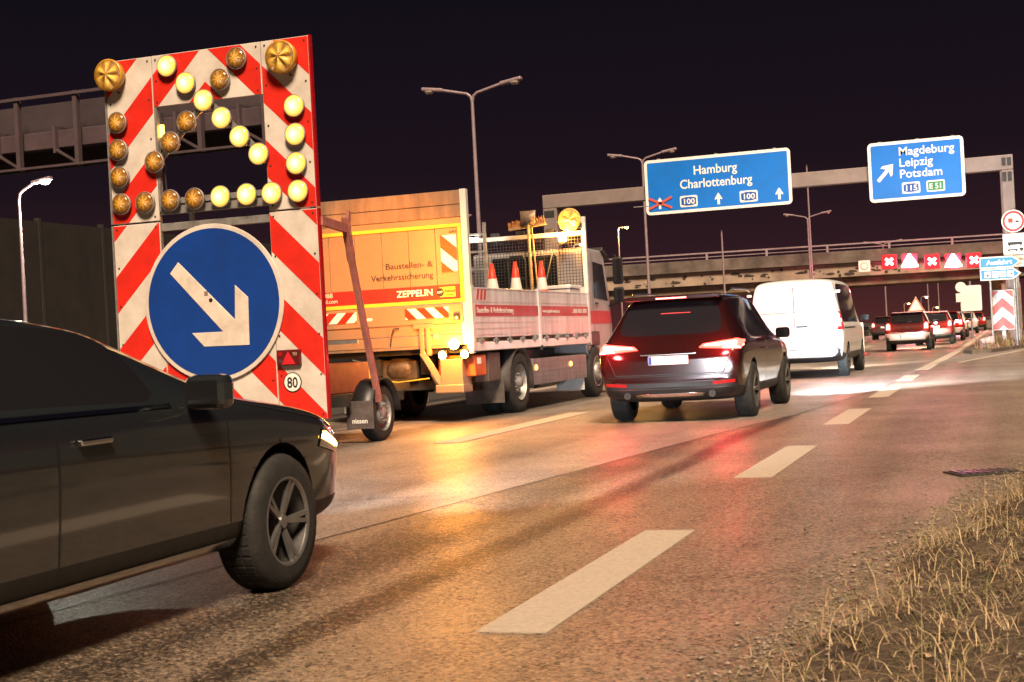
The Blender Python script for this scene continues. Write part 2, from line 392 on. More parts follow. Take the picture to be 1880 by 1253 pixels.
# fork island beyond the exit
island = struct(MB().prism([(-1.35, 47.0), (-1.05, 45.6), (-.5, 46.2), (1.6, 56), (5, 74), (12, 98), (-.7, 98), (-1.2, 60)], -.1, .13, 'xy').build('island', pm('island_soil', (.12, .085, .06), .9, 0, .35, 2, .8, 8), bevel=.03))
struct(MB().prism([(-1.75, 37), (-1.2, 38.4), (.42, 48.4), (.9, 51), (-.2, 51.6), (-1.3, 50.2)], -.05, .012, 'xy').build('gore_paving', pm('gore_paving', (.20, .16, .14), .8, 0, .2, 2, .4, 20)))

# fine cracks and sealed joints wandering over the lanes
rc = random.Random(21)
def crack(x, y, ang, L, w, z, parent):
    m_ = MB(); px, py = x, y; n_ = int(L / .07)
    for i in range(n_):
        a = ang + rc.gauss(0, .5); qx, qy = px + .07 * math.cos(a), py + .07 * math.sin(a); w1 = w * rc.uniform(.4, 1.3)
        nx_, ny_ = -math.sin(a) * w1 / 2, math.cos(a) * w1 / 2
        m_.add([(px - nx_, py - ny_, z), (px + nx_, py + ny_, z), (qx + nx_, qy + ny_, z), (qx - nx_, qy - ny_, z)], [(0, 1, 2, 3)]); px, py = qx, qy
    m_.build('crack', 'black', parent, fix=False)['kind'] = 'stuff'
for a in ((-5.6, 9.6, .15, 1.6, .012, .0045, road), (-5.9, 12.2, .05, 2.6, .008, .0045, road), (-7.6, 13.0, .0, 3.8, .007, .0045, road), (-4.4, 14.2, 1.0, 1.6, .012, .0045, road), (-2.9, 9.0, 1.5, 1.5, .008, .0085, exit_lane), (-1.3, 7.4, 1.3, 1.2, .008, .0085, exit_lane), (-1.6, 12.5, .2, 1.6, .007, .0085, exit_lane), (-2.6, 13.8, -.1, 1.8, .007, .0085, exit_lane)): crack(*a)

# manhole / drain in the shoulder
dr = thing('drain_cover', 'dark steel drain cover set flush in the shoulder by the grass', 'drain', (-.22, 10.93, .006), R(25))
MB().bb(-.24, .24, -.17, .17, 0, .010).build('frame', 'darksteel', dr, .003)
for i in range(7):
    MB().bb(-.2 + i * .06, -.165 + i * .06, -.135, .135, .010, .017).build('bar', pm('worn_cast_iron', (.22, .16, .17), .28, .9, .2, 20), dr)

# ------------------------------------------------------------------ verge with dry grass
def verge_edge(y):
    pts = [(-6, -1.45), (0, -1.3), (4.61, -.92), (6.9, -.66), (10.96, .02), (14, .45), (22, 1.1), (40, 3.4)]
    for (a, xa), (b, xb) in zip(pts[:-1], pts[1:]):
        if a <= y <= b: return xa + (xb - xa) * (y - a) / (b - a)
    return pts[-1][1]
from mathutils import noise as mnoise
def vh(x, y):
    d = x - verge_edge(y)
    e_ = max(0, min(1, (d + .05 * mnoise.noise((y * 3, x, 0))) / .35))
    return -.03 + e_ * (.065 + .045 * mnoise.noise((x * 1.3, y * 1.3, 2))) + .045 * e_ * mnoise.noise((x * 5, y * 5, 5)) + .02 * e_ * mnoise.noise((x * 17, y * 17, 1))
vb = MB(); nx, ny = 70, 260
vs = []
for jy in range(ny + 1):
    y = -1 + 21 * jy / ny
    for i in range(nx + 1):
        x = verge_edge(y) - .12 + 3.4 * (i / nx) ** 1.25
        vs.append((x, y, vh(x, y)))
vb.add(vs, [(a * (nx + 1) + i, a * (nx + 1) + i + 1, (a + 1) * (nx + 1) + i + 1, (a + 1) * (nx + 1) + i) for a in range(ny) for i in range(nx)], True)
struct(vb.build('verge', 'soil', fix=False))

def grass_mat():
    m = bpy.data.materials.new('dry_grass'); m.use_nodes = True
    n, l = m.node_tree.nodes, m.node_tree.links; p = n['Principled BSDF']; p.inputs['Roughness'].default_value = .6
    a = n.new('ShaderNodeAttribute'); a.attribute_name = 'tint'; l.new(a.outputs['Color'], p.inputs['Base Color'])
    return m
GM = grass_mat()
def blades(name, items, label, cat):
    """items: (x,y,z,len,lean dir,lean,width,colour)"""
    v, f, c = [], [], []
    for (x, y, z, L, a, lean, w, col) in items:
        dx, dy = math.cos(a), math.sin(a); px, py = -dy, dx; o = len(v)
        for i, t in enumerate((0, .4, .75)):
            q = lean * t ** 1.8 * L; h = L * t * max(.07, 1 - .55 * lean * t)
            ww = w * (1 - t * .75) * .5
            v += [(x + dx * q + px * ww, y + dy * q + py * ww, z + h), (x + dx * q - px * ww, y + dy * q - py * ww, z + h)]
        q = lean * L; v.append((x + dx * q, y + dy * q, z + L * max(.07, 1 - .55 * lean)))
        f += [(o, o + 1, o + 3, o + 2), (o + 2, o + 3, o + 5, o + 4), (o + 4, o + 5, o + 6)]
        c += [col] * 7
    me = bpy.data.meshes.new(name); me.from_pydata(v, [], f)
    at = me.color_attributes.new('tint', 'FLOAT_COLOR', 'POINT')
    at.data.foreach_set('color', [q for col in c for q in (*col, 1)])
    o = link(name, me, GM); tag(o, label, cat, kind='stuff'); return o
rg = random.Random(3)
items = []
def tint():
    t = rg.random()
    if t < .62: b = (.52, .39, .22)
    elif t < .86: b = (.30, .20, .12)
    else: b = (.15, .16, .045)
    k = rg.choice((.25, .45, .7, .9, 1.1)) * rg.uniform(.8, 1.15); return tuple(q * k for q in b)
for cl in range(360):
    y = rg.uniform(2.2, 13.5); d = abs(rg.gauss(0, .55)) + rg.uniform(-.03, .1) if rg.random() < .55 else rg.uniform(.1, 2.6)
    cx = verge_edge(y) + d; n_ = rg.randint(6, 22); ln = rg.uniform(.03, .11) if d < .3 else rg.uniform(.05, .19)
    dens = mnoise.noise((cx * 1.1, y * 1.1, 9))
    if dens < 0.02 and rg.random() < .88: continue
    base = tint()
    for k in range(n_):
        x = cx + rg.gauss(0, .06); yy = y + rg.gauss(0, .06)
        if x < verge_edge(yy) - .02: continue
        k_ = rg.uniform(.55, 1.35)
        items.append((x, yy, vh(x, yy) - .01, ln * rg.uniform(.3, 1.6), rg.uniform(0, 6.28), rg.uniform(.25, 1.7), rg.uniform(.0016, .0044), tuple(q * k_ for q in base)))
for k in range(22000):   # fallen straw and short stubble
    y = rg.uniform(2.2, 13.5); x = verge_edge(y) + rg.uniform(-.02, 2.6)
    items.append((x, y, vh(x, y), rg.uniform(.03, .22), rg.uniform(0, 6.28), rg.uniform(.9, 1.7), rg.uniform(.002, .005), tint()))
for k in range(70):     # tall stalks
    y = rg.uniform(4, 12); x = verge_edge(y) + rg.uniform(.02, 1.6)
    items.append((x, y, vh(x, y), rg.uniform(.16, .36), rg.uniform(0, 6.28), rg.uniform(.05, .6), .0034, (.52, .40, .20)))
for k in range(450):    # dead leaves and bark
    y = rg.uniform(2.2, 13); x = verge_edge(y) + abs(rg.gauss(0, .9)); s_ = rg.uniform(.012, .035); c_ = rg.choice(((.22, .13, .07), (.14, .08, .045), (.42, .30, .18), (.06, .04, .03)))
    items.append((x, y, vh(x, y) + .004, s_, rg.uniform(0, 6.28), rg.uniform(1.5, 2.2), s_ * rg.uniform(.6, 1.1), c_))
blades('dry_grass', items, 'straw coloured dry grass along the near road edge', 'grass')
# pebbles and grit along the edge
pv, pf = [], []
for k in range(2600):
    y = rg.uniform(2.5, 12.5); x = verge_edge(y) + (rg.gauss(-.02, .10) if rg.random() < .6 else rg.uniform(0, 2))
    s_ = rg.uniform(.003, .011) * (1.6 if rg.random() < .06 else 1); z = max(vh(x, y), .006) + s_ * .4; o = len(pv)
    pv += [(x + dx * s_ * rg.uniform(.7, 1.3), y + dy * s_ * rg.uniform(.7, 1.3), z + dz * s_ * rg.uniform(.5, .9)) for dx, dy, dz in ((1, 0, 0), (-1, 0, 0), (0, 1, 0), (0, -1, 0), (0, 0, 1), (0, 0, -1))]
    pf += [tuple(o + i for i in t) for t in ((0, 2, 4), (2, 1, 4), (1, 3, 4), (3, 0, 4), (2, 0, 5), (1, 2, 5), (3, 1, 5), (0, 3, 5))]
me = bpy.data.meshes.new('grit'); me.from_pydata(pv, [], pf)
tag(link('grit', me, pm('pebble', (.30, .24, .19), .8, 0, .4, 30)), 'small stones and grit scattered along the grass edge', 'gravel', kind='stuff')
# scrub on the far fork island
items = []
for k in range(3000):
    x, y = rg.gauss(.2, .9), rg.uniform(46.6, 62)
    if x < -1.0 + (y - 52) * .01 or x > -.5 + (y - 46.2) * .20: continue
    items.append((x, y, .12, rg.uniform(.10, .45), rg.uniform(0, 6.28), rg.uniform(.1, 1), rg.uniform(.012, .03), tuple(q * rg.uniform(.4, .9) for q in (.36, .25, .13))))
blades('island_scrub', items, 'low dry scrub on the fork island around the chevron sign', 'scrub')

# ================================================================== ARROW BOARD TRAILER
TR = thing('arrow_board_trailer', 'red and white striped arrow board trailer with amber lamps and blue arrow disc', 'trailer', (-8.48, 14.2, 0))
def board_panel(x0, x1, z0, z1):
    p = MB().bb(x0, x1, 0, .028, z0, z1).build('board_panel', 'white_sheet', TR, .004, 1)
    for sgn in (-1, 1):
        a, b = (max(x0, 0), x1) if sgn > 0 else (x0, min(x1, 0))
        if b - a < .01: continue
        a2, b2 = a + (.006 if a != 0 else 0), b - (.006 if b != 0 else 0)
        for k in range(8):
            lo = 5.54 - .836 * k; hi = lo + .418
            poly = [(a2, z0 + .006), (b2, z0 + .006), (b2, z1 - .006), (a2, z1 - .006)]
            poly = clip_half(poly, lambda q: q[1] + abs(q[0]) - lo)
            if len(poly) > 2: poly = clip_half(poly, lambda q: hi - q[1] - abs(q[0]))
            if len(poly) > 2: MB().prism(poly, -.0025, .002).build('red_stripe', 'red_sheet', p)
    bolts = MB()
    for bx in (x0 + .05, x1 - .05):
        nb = max(2, int((z1 - z0) / .45))
        for i in range(nb + 1):
            bz = z0 + .05 + (z1 - z0 - .1) * i / nb
            bolts.cyl((bx, .002, bz), (bx, -.007, bz), .011, None, 8)
    bolts.build('rivets', 'darksteel', p)['kind'] = 'stuff'
for a in ((-1.325, -.70, 2.755, 4.655), (-.692, .722, 4.065, 4.655), (.73, 1.325, 2.755, 4.655),
          (-1.325, -.70, .40, 2.735), (.73, 1.325, .40, 2.735), (-.692, .722, .40, 1.30)): board_panel(*a)
MB().bb(1.328, 1.350, -.01, .05, .40, 2.735).bb(1.328, 1.350, -.01, .05, 2.755, 4.66).build('edge_trim', 'red_lens', TR)
MB().bb(-1.345, -1.327, -.01, .05, .40, 2.735).bb(-1.345, -1.327, -.01, .05, 2.755, 4.655).build('edge_trim', 'steel', TR)
# back frame
fr = MB()
for x in (-1.25, -.74, .76, 1.25): fr.bb(x - .03, x + .03, .03, .09, .38, 4.6)
for z in (.5, 1.35, 4.5): fr.bb(-1.3, 1.3, .09, .14, z - .03, z + .03)
fr.build('back_frame', 'steel', TR, .004, 1)
MB().bb(-.70, .73, .03, .075, 2.82, 2.93).build('cross_beam', 'steel', TR, .004, 1)
MB().bb(-.70, .73, .03, .085, 2.63, 2.72).build('cross_beam', 'steel', TR, .004, 1)
MB().bb(-.69, -.665, .0, .06, 2.86, 4.06).build('window_edge', 'steel', TR)
MB().bb(-.06, .02, .02, .07, 2.5, 2.64).build('disc_bracket', 'steel', TR)
for a, b in (((0, .03, 4.08), (-.72, .03, 3.40)), ((0, .03, 4.08), (.72, .03, 3.34))): MB().beam(a, b, .07, .03, (0, 1, 0)).build('lamp_bar', 'steel', TR)
MB().bb(-.70, .73, .012, .045, 2.935, 3.0).build('lamp_bar', 'steel', TR)
# things behind the window: struts, cable, little amber lamp
for x0, x1, z0, z1, y in ((-.55, -.5, 1.4, 2.9, .4), (.55, .6, 1.4, 2.9, .4)): MB().bb(x0, x1, y, y + .05, z0, z1).build('mast_strut', 'darksteel', TR)
MB().tube([(-.63, .06, 4.0), (-.61, .07, 3.7), (-.63, .06, 3.3), (-.60, .05, 2.9)], .012, 6).build('cable', 'black', TR)
MB().cyl((-.63, .05, 3.72), (-.63, .05, 3.86), .03, .025, 10).build('side_lamp', 'amber_soft', TR)
MB().beam((-.8, .3, 2.45), (-.25, .32, 2.47), .05, .06).build('mast_strut', 'wood', TR)
# lamps
LIT = [(-.459, 4.507), (-.227, 4.287), (-.004, 4.064), (.216, 3.843), (.434, 3.611), (.664, 3.393), (1.138, 3.883), (1.133, 3.568), (1.128, 3.246), (1.130, 2.937), (.802, 2.94), (.485, 2.954), (.148, 2.958)]
OFF = [(.445, 4.491), (.221, 4.275), (-.239, 3.845), (-.469, 3.63), (-.692, 3.425), (-1.163, 3.926), (-1.170, 3.609), (-1.170, 3.291), (-1.163, 2.978), (-.845, 2.971), (-.509, 2.969), (-.186, 2.961)]
hz = MB().lathe([(.0, -.012), (.10, -.012), (.118, -.02), (.126, -.05), (.126, -.062), (.119, -.066), (.116, -.060)], (0, 0, 0), (0, 1, 0), 32)
hz.v = [(x, -abs(y), z) for x, y, z in hz.v]
def dome(r, d, rings=6, mod=None): return [(r * math.sin(i / rings * math.pi / 2) if i else .0005, -d * math.cos(i / rings * math.pi / 2)) for i in range(rings + 1)]
def lens_mb(r, d, y0):
    m_ = MB().lathe([(rr, hh) for rr, hh in dome(r, d)], (0, y0, 0), (0, 1, 0), 32); return m_
first = {}
def small_lamp(x, z, on):
    if 'h' not in first:
        first['h'] = hz.build('arrow_lamp', 'steel', TR, loc=(x, 0, z)); h = first['h']
    else: h = share(first['h'], 'arrow_lamp', TR, (x, 0, z))
    if on not in first: first[on] = lens_mb(.117, .045, -.058).build('lens', 'lamp_on' if on else 'lamp_off', h)
    else: share(first[on], 'lens', h, (0, 0, 0))
    return h
for q in LIT: small_lamp(*q, True)
for q in OFF: small_lamp(*q, False)
for (x, z) in ((-1.204, 4.475), (1.035, 4.429)):
    h = MB().lathe([(.0, 0), (.15, 0), (.175, -.04), (.186, -.10), (.186, -.13), (.172, -.135)], (0, 0, 0), (0, 1, 0), 36).build('flash_lamp', pm('amber_housing', (.50, .25, .02), .3, 0, .1, 9), TR, loc=(x, 0, z))
    ln = MB(); N = 48; rings = 8; vs = []
    for k in range(rings + 1):
        r = .172 * k / rings
        for i in range(N):
            t = 2 * math.pi * i / N; s6 = abs(math.sin(3 * t + .3)); vs.append((r * math.cos(t), -.135 - .045 * (1 - (k / rings) ** 2) + .035 * (1 - s6) * math.sin(math.pi * k / rings), r * math.sin(t)))
    ln.add(vs, [(k * N + i, k * N + (i + 1) % N, (k + 1) * N + (i + 1) % N, (k + 1) * N + i) for k in range(rings) for i in range(N)], True)
    ln.build('lens', 'big_lens', h)
    MB().tube([(.06, -.03, -.18), (.075, -.05, -.21), (.10, -.04, -.20)], .008, 6).build('latch', 'darksteel', h)
# blue disc with the arrow
cxd, czd = -.03, 1.765
disc = MB().prism(circ(cxd, czd, .90, 64), -.034, -.012).build('arrow_disc', 'white_sheet', TR, .004, 1)
MB().prism(circ(cxd, czd, .848, 64), -.038, -.030).build('blue_face', 'blue_disc', disc)
arrow = [(-.455, 2.255), (-.569, 2.130), (.085, 1.430), (-.32, 1.432), (-.168, 1.270), (.415, 1.262), (.430, 1.800), (.268, 1.950), (.246, 1.560)]
MB().prism(arrow, -.044, -.036).build('arrow', pm('arrow_white_sheet', (.66, .58, .50), .45, 0, .14, 5), disc, .003, 1)
MB().bb(-.13, -.085, -.047, -.043, 1.85, 1.90).build('sticker', pm('sticker_brown', (.25, .19, .14), .5), disc)
MB().prism(circ(-.05, 1.795, .024, 12), -.047, -.043).build('sticker', 'sign_black', disc)
# tail lamp cluster, speed disc
tl = MB().bb(.755, 1.045, -.05, -.004, 1.01, 1.185).build('tail_lamp', pm('lamp_case_dark_red', (.10, .008, .010), .35), TR, .008)
MB().prism([(.815, 1.022), (.985, 1.022), (.90, 1.165)], -.060, -.050).build('triangle_reflector', pm('reflector_red', (.60, .02, .03), .3), tl)
MB().prism(circ(.985, 1.135, .026, 16), -.056, -.050).build('lens', 'lamp_off', tl)
MB().prism(circ(.80, 1.14, .026, 16), -.056, -.050).build('lens', 'red_lens', tl)
MB().prism(circ(.80, 1.06, .020, 16), -.056, -.050).build('lens', 'chrome', tl)
sp = MB().prism(circ(.916, .82, .112, 32), -.008, -.003).build('speed_disc', 'sign_black', TR)
MB().prism(circ(.916, .82, .101, 32), -.011, -.006).build('disc_face', 'sign_white', sp)
text('80', .165, 'sign_black', sp, (.916, -.013, .762), align='CENTER', bold=.012, sx=.82)
# chassis, axle, wheels, drawbar
for x in (-.62, .62): MB().bb(x - .05, x + .05, .1, 3.0, .48, .60).build('chassis_rail', 'darksteel', TR, .005, 1)
for y in (.2, 1.3, 2.9): MB().bb(-.95, .95, y, y + .08, .46, .58).build('cross_member', 'darksteel', TR)
MB().bb(-1.25, 1.25, .02, .12, .30, .42).build('bumper_bar', 'darksteel', TR, .01)
db = MB().beam((-.62, 3.0, .54), (0, 4.7, .56), .08, .1).beam((.62, 3.0, .54), (0, 4.7, .56), .08, .1).beam((0, 4.6, .56), (0, 5.3, .58), .08, .1).build('drawbar', 'darksteel', TR)
MB().bb(-.5, .55, 1.6, 2.8, .60, .98).build('battery_box', pm('box_red', (.25, .02, .02), .5, 0, .2, 8), TR, .012)
MB().beam((-.4, 2.5, 1.25), (.55, 2.5, 1.25), .05, .05).build('mast_hinge', 'steel', TR)
MB().beam((-.72, .1, 2.1), (-.68, 1.9, .6), .06, .08).build('lift_arm', 'steel', TR)
# added amber lamp and mast, hidden behind the board, to light the truck tail
MB().cyl((-.04, 2.0, .6), (-.04, 2.0, 2.66), .035, None, 12).build('added_lamp_mast', 'steel', TR)
wl_ = MB().bb(-.16, .08, 1.92, 2.04, 2.66, 2.84).build('lamp_unit', 'black', TR, .015)
MB().bb(-.13, .05, 2.041, 2.05, 2.69, 2.81).build('lens', 'amber_soft', wl_)
# lift arm on the right side: steel bar, pink light painted into its colour, bracket at its head
arm = MB().beam((1.21, .93, 2.60), (1.15, 1.75, .50), .065, .09).build('lift_arm', pm('arm_pink_lit', (.42, .16, .13), .5, .2, .2, 8), TR, .006)
MB().beam((1.345, .04, 2.60), (1.21, .98, 2.57), .05, .10).build('arm_bracket', 'arm_pink_lit' if 'arm_pink_lit' in M else MATS['arm_pink_lit'], arm)
MB().beam((1.21, .95, 2.70), (1.19, 1.10, 2.20), .09, .05).beam((1.22, 1.02, 2.78), (1.22, .98, 2.5), .04, .05).build('arm_fork', MATS['arm_pink_lit'], arm)
def wheel(parent, x, y, r, w, side, rimmat='alloy', spokes=5, name='wheel', rim_k=.66, dish=.03):
    """side +1: outer face towards +x"""
    wroot = MB().lathe([(r * .62, -w * .5), (r * .80, -w * .5), (r * .95, -w * .46), (r, -w * .34), (r, w * .34), (r * .95, w * .46), (r * .80, w * .5), (r * .64, w * .5)], (0, 0, 0), (1, 0, 0), 36).build(name, 'rubber', parent, loc=(x, y, r))
    tread = MB()
    for i in range(40):
        t = 2 * math.pi * i / 40
        for xx in (-.22, .0, .22):
            c = Vector((xx * w, math.cos(t) * r, math.sin(t) * r))
            tread.box(c, (w * .16, r * .10, r * .016), Matrix.Rotation(t - math.pi / 2, 3, 'X'))
    tread.build('tread', 'rubber', wroot)['kind'] = 'stuff'
    rr = r * rim_k; fx = side * w * .5
    rim = MB().lathe([(rr * 1.0, fx - side * .004), (rr * .95, fx - side * dish * .5), (rr * .93, fx - side * (dish + .05)), (.001, fx - side * (dish + .06))], (0, 0, 0), (1, 0, 0), 36)
    rim.build('rim', 'darksteel' if spokes else rimmat, wroot)
    sp_ = MB()
    if spokes:
        for i in range(spokes):
            t = 2 * math.pi * i / spokes
            for dt in (-.10, .10):
                a = Vector((fx - side * (dish + .012), math.cos(t) * rr * .12, math.sin(t) * rr * .12)); b = Vector((fx - side * .012, math.cos(t + dt) * rr * .97, math.sin(t + dt) * rr * .97))
                sp_.beam(a, b, rr * .10, .02, (1, 0, 0))
        sp_.lathe([(rr * 1.0, fx), (rr * .96, fx + side * .004), (rr * .91, fx - side * .012)], (0, 0, 0), (1, 0, 0), 36)
        sp_.cyl((fx - side * (dish + .03), 0, 0), (fx - side * dish * .8, 0, 0), rr * .17, rr * .15, 16)
    else:
        sp_.lathe([(rr * .62, fx - side * (dish + .04)), (rr * .58, fx - side * (dish - .02)), (rr * .30, fx - side * (dish - .03)), (rr * .26, fx + side * .01), (.001, fx + side * .015)], (0, 0, 0), (1, 0, 0), 28)
        for i in range(10):
            t = 2 * math.pi * i / 10; c = Vector((fx - side * (dish - .02), math.cos(t) * rr * .46, math.sin(t) * rr * .46)); sp_.cyl(c, c + Vector((side * .03, 0, 0)), rr * .045, None, 8)
    sp_.build('rim_face', rimmat, wroot)
    return wroot
for s in (-1, 1):
    wheel(TR, s * 1.02, 1.95, .35, .2, s, 'steel', 0)
    gd = MB(); vs = []
    for i in range(11):
        t = math.pi * i / 10
        for x in (s * .88, s * 1.16): vs.append((x, 1.95 + .43 * math.cos(t), .35 + .43 * math.sin(t)))
    gd.add(vs, [(2 * i, 2 * i + 1, 2 * i + 3, 2 * i + 2) for i in range(10)], True)
    o = gd.build('mudguard', 'black', TR); o.modifiers.new('solid', 'SOLIDIFY').thickness = .01
fl = MB().bb(.84, 1.20, 1.46, 1.475, .18, .52).build('mud_flap', pm('flap_grey', (.09, .07, .065), .7, 0, .25, 9), TR, .004, 1)
text('nissen', .085, 'sign_white', fl, (1.02, 1.456, .25), align='CENTER', bold=.01)

# ================================================================== TRUCK
TK = thing('works_truck', 'flatbed road works truck with amber lit tail lift and silver drop sides', 'truck', (-8.62, 19.5, 0))
for i, (z0, z1) in enumerate(((3.205, 3.41), (3.015, 3.197))): MB().bb(-1.2, 1.15, .0, .05, z0, z1).build('top_board', 'board', TK, .006, 1)
xs = [-1.2, -1.045, -.612, -.167, .271, .703, 1.06]
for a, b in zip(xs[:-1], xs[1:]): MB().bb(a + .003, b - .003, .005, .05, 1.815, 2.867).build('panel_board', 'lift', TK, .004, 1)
MB().bb(-1.2, 1.12, -.006, .05, 2.870, 2.926).bb(1.063, 1.12, -.006, .05, 1.815, 2.870).bb(-1.2, 1.12, -.006, .05, 1.757, 1.815).build('yellow_frame', 'yellow', TK, .003, 1)
MB().bb(-1.2, 1.15, .01, .06, 2.93, 3.01).build('hinge_rail', 'lift', TK)
bd = MB().bb(-1.198, 1.061, .0005, .006, 1.822, 2.030).build('red_band', 'band_red', TK)
text('ZEPPELIN', .135, 'sign_white', bd, (.045, -.002, 1.888), bold=.02, width=.58)
st = MB().bb(.735, .985, -.003, .001, 1.85, 2.0).build('sticker', 'yellow', bd)
MB().prism(circ(.742, 1.925, .062, 24), -.006, -.003).build('badge', 'sign_black', st)
text('CAT', .045, 'sign_white', st, (.742, -.008, 1.91), align='CENTER', bold=.015)
text('Rental', .062, 'sign_black', st, (.815, -.006, 1.92), width=.16, bold=.01)
text('STORE', .03, 'sign_black', st, (.83, -.006, 1.873), width=.12)
text('888', .10, 'cone_white', bd, (-1.18, -.002, 1.945), width=.16)
text('tal.com', .085, 'cone_white', bd, (-1.19, -.002, 1.862), width=.25)
text('Baustellen- &', .125, pm('ink_blue', (.012, .014, .03), .5, 0, 0), TK, (.645, .002, 2.315), align='RIGHT', bold=.008, width=.76)
text('Verkehrssicherung', .125, MATS['ink_blue'], TK, (.645, .002, 2.150), align='RIGHT', bold=.008, width=1.01)
text('BÄR', .045, 'sign_black', TK, (.93, .002, 2.79), bold=.01, width=.12)
# flag board
def striped(name, x0, x1, z0, z1, y, p, slope, parent, off=0.0):
    b = MB().bb(x0, x1, y - .006, y, z0, z1).build(name, 'sign_white', parent)
    k = -20
    while k < 20:
        lo = k * 2 * p + off; hi = lo + p
        poly = clip_half([(x0, z0), (x1, z0), (x1, z1), (x0, z1)], lambda q: (q[1] - slope * q[0]) - lo)
        if len(poly) > 2: poly = clip_half(poly, lambda q: hi - (q[1] - slope * q[0]))
        if len(poly) > 2: MB().prism(poly, y - .009, y - .005).build('red_stripe', 'red_sheet', b)
        k += 1
    return b
striped('warning_flag', .79, 1.04, 2.22, 2.76, -.003, .20, -.85, TK, .05)
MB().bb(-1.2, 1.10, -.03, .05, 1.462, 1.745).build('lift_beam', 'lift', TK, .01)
striped('marker_plate', .181, .876, 1.548, 1.705, -.034, .145, -1.0, TK, .03)
striped('marker_plate', -1.19, -.62, 1.548, 1.705, -.034, .145, 1.0, TK, .03)
MB().prism(rrect(-.533, -.362, 1.56, 1.60, .018), -.036, -.030).build('name_plate', 'sign_white', TK)
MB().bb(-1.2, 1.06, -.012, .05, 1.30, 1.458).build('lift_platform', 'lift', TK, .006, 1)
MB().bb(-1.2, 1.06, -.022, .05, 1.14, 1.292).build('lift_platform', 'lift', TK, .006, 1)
MB().bb(-1.2, 1.0, -.03, .1, 1.10, 1.135).build('lift_edge', 'board', TK)
MB().tube([(.06, -.03, 1.43), (-.02, -.05, 1.42), (-.06, -.04, 1.32), (-.09, -.03, 1.16)], .010, 6).build('cable', 'black', TK)
MB().bb(.30, .62, -.05, .02, 1.40, 1.47).bb(.40, .46, -.06, .02, 1.0, 1.42).bb(.50, .56, -.06, .02, 1.0, 1.42).build('lift_bracket', 'lift', TK, .006)
MB().prism(circ(.66, 1.27, .05, 20), -.05, -.01).build('hydraulic_eye', 'steel', TK)
MB().beam((.42, -.03, 1.05), (.72, .02, .52), .06, .09).beam((.30, .2, 1.05), (.62, .2, .45), .05, .07).build('lift_cylinder', 'lift', TK, .005)
# corner post, control box
MB().bb(1.125, 1.222, -.01, .09, 1.0, 3.42).build('corner_post', 'body_white', TK, .006, 1)
MB().bb(-1.3, -1.205, -.01, .09, 1.0, 3.42).build('corner_post', 'body_white', TK, .006, 1)
cb = MB().bb(.955, 1.045, -.055, -.03, 1.50, 1.60).build('control_box', 'black', TK, .004)
MB().prism(circ(1.0, 1.535, .022, 14), -.062, -.055).build('knob', 'sign_white', cb)
MB().bb(1.06, 1.125, -.012, .06, 1.14, 1.75).build('corner_plate', 'body_white', TK, .005)
# rear lamps + flasher
MB().bb(.70, 1.05, -.05, .30, .52, .93).build('lift_foot', 'lift', TK, .012)
MB().bb(.62, 1.07, -.09, .30, .43, .56).build('lift_foot_plate', 'lift', TK, .02)
for x in (.735, 1.085):
    h = MB().bb(x - .07, x + .07, -.03, .06, .925, 1.065).build('tail_lamp', 'black', TK, .01)
    MB().lathe(dome(.058, .012), (x, -.03, .995), (0, 1, 0), 20).build('lens', glow('rear_flash_white', (1, .50, .12), 60), h)
fb = MB().bb(.86, 1.0, -.03, .06, 1.075, 1.21).build('flash_lamp', 'black', TK, .01)
MB().lathe(dome(.075, .05), (.93, -.035, 1.150), (0, 1, 0), 24).build('lens', 'amber', fb)
point_light('flash_light', (.93, -.42, 1.20), (1.0, .33, .03), 62, .07, TK)
spot('added_tail_light', (.1, -3.2, 2.75), (-.05, 0, 2.35), (1.0, .28, .025), 430, 58, .8, TK, .2)  # added light that turns the truck tail amber
# chassis, under-run gear
MB().bb(-.45, -.33, .1, 6.4, .72, .98).build('chassis_rail', 'darksteel', TK)
MB().bb(.33, .45, .1, 6.4, .72, .98).build('chassis_rail', 'darksteel', TK)
MB().bb(-1.1, .62, .25, .37, .48, .62).build('under_run_bar', 'darksteel', TK, .01)
MB().bb(-.35, .25, .15, .6, .62, .95).build('winch_housing', pm('machine_grime', (.10, .075, .05), .5, .3, .3, 8, .3, 20), TK, .05, 3)
MB().lathe([(.001, -.2), (.16, -.2), (.2, -.12), (.2, .12), (.16, .2), (.001, .2)], (-.05, .3, .80), (1, 0, 0), 20).build('air_tank', MATS['machine_grime'], TK)
MB().tube([(-.75, .05, 1.0), (-.6, .04, .96), (-.4, .05, .98)], .025, 8).tube([(-.75, .05, .90), (-.55, .04, .86)], .02, 8).build('hydraulic_hose', 'chrome', TK)
MB().tube([(-.9, .02, .93), (-.5, 0, .70), (0, -.02, .62), (.5, .0, .66)], .014, 6).build('air_hose', pm('hose_yellow', (.5, .36, .03), .5), TK)
MB().bb(-.62, -.45, -.02, .1, .62, .86).build('hitch_plate', 'yellow', TK, .01)
MB().bb(-1.22, 1.22, .09, 6.15, 1.02, 1.12).build('bed_floor', 'darksteel', TK)
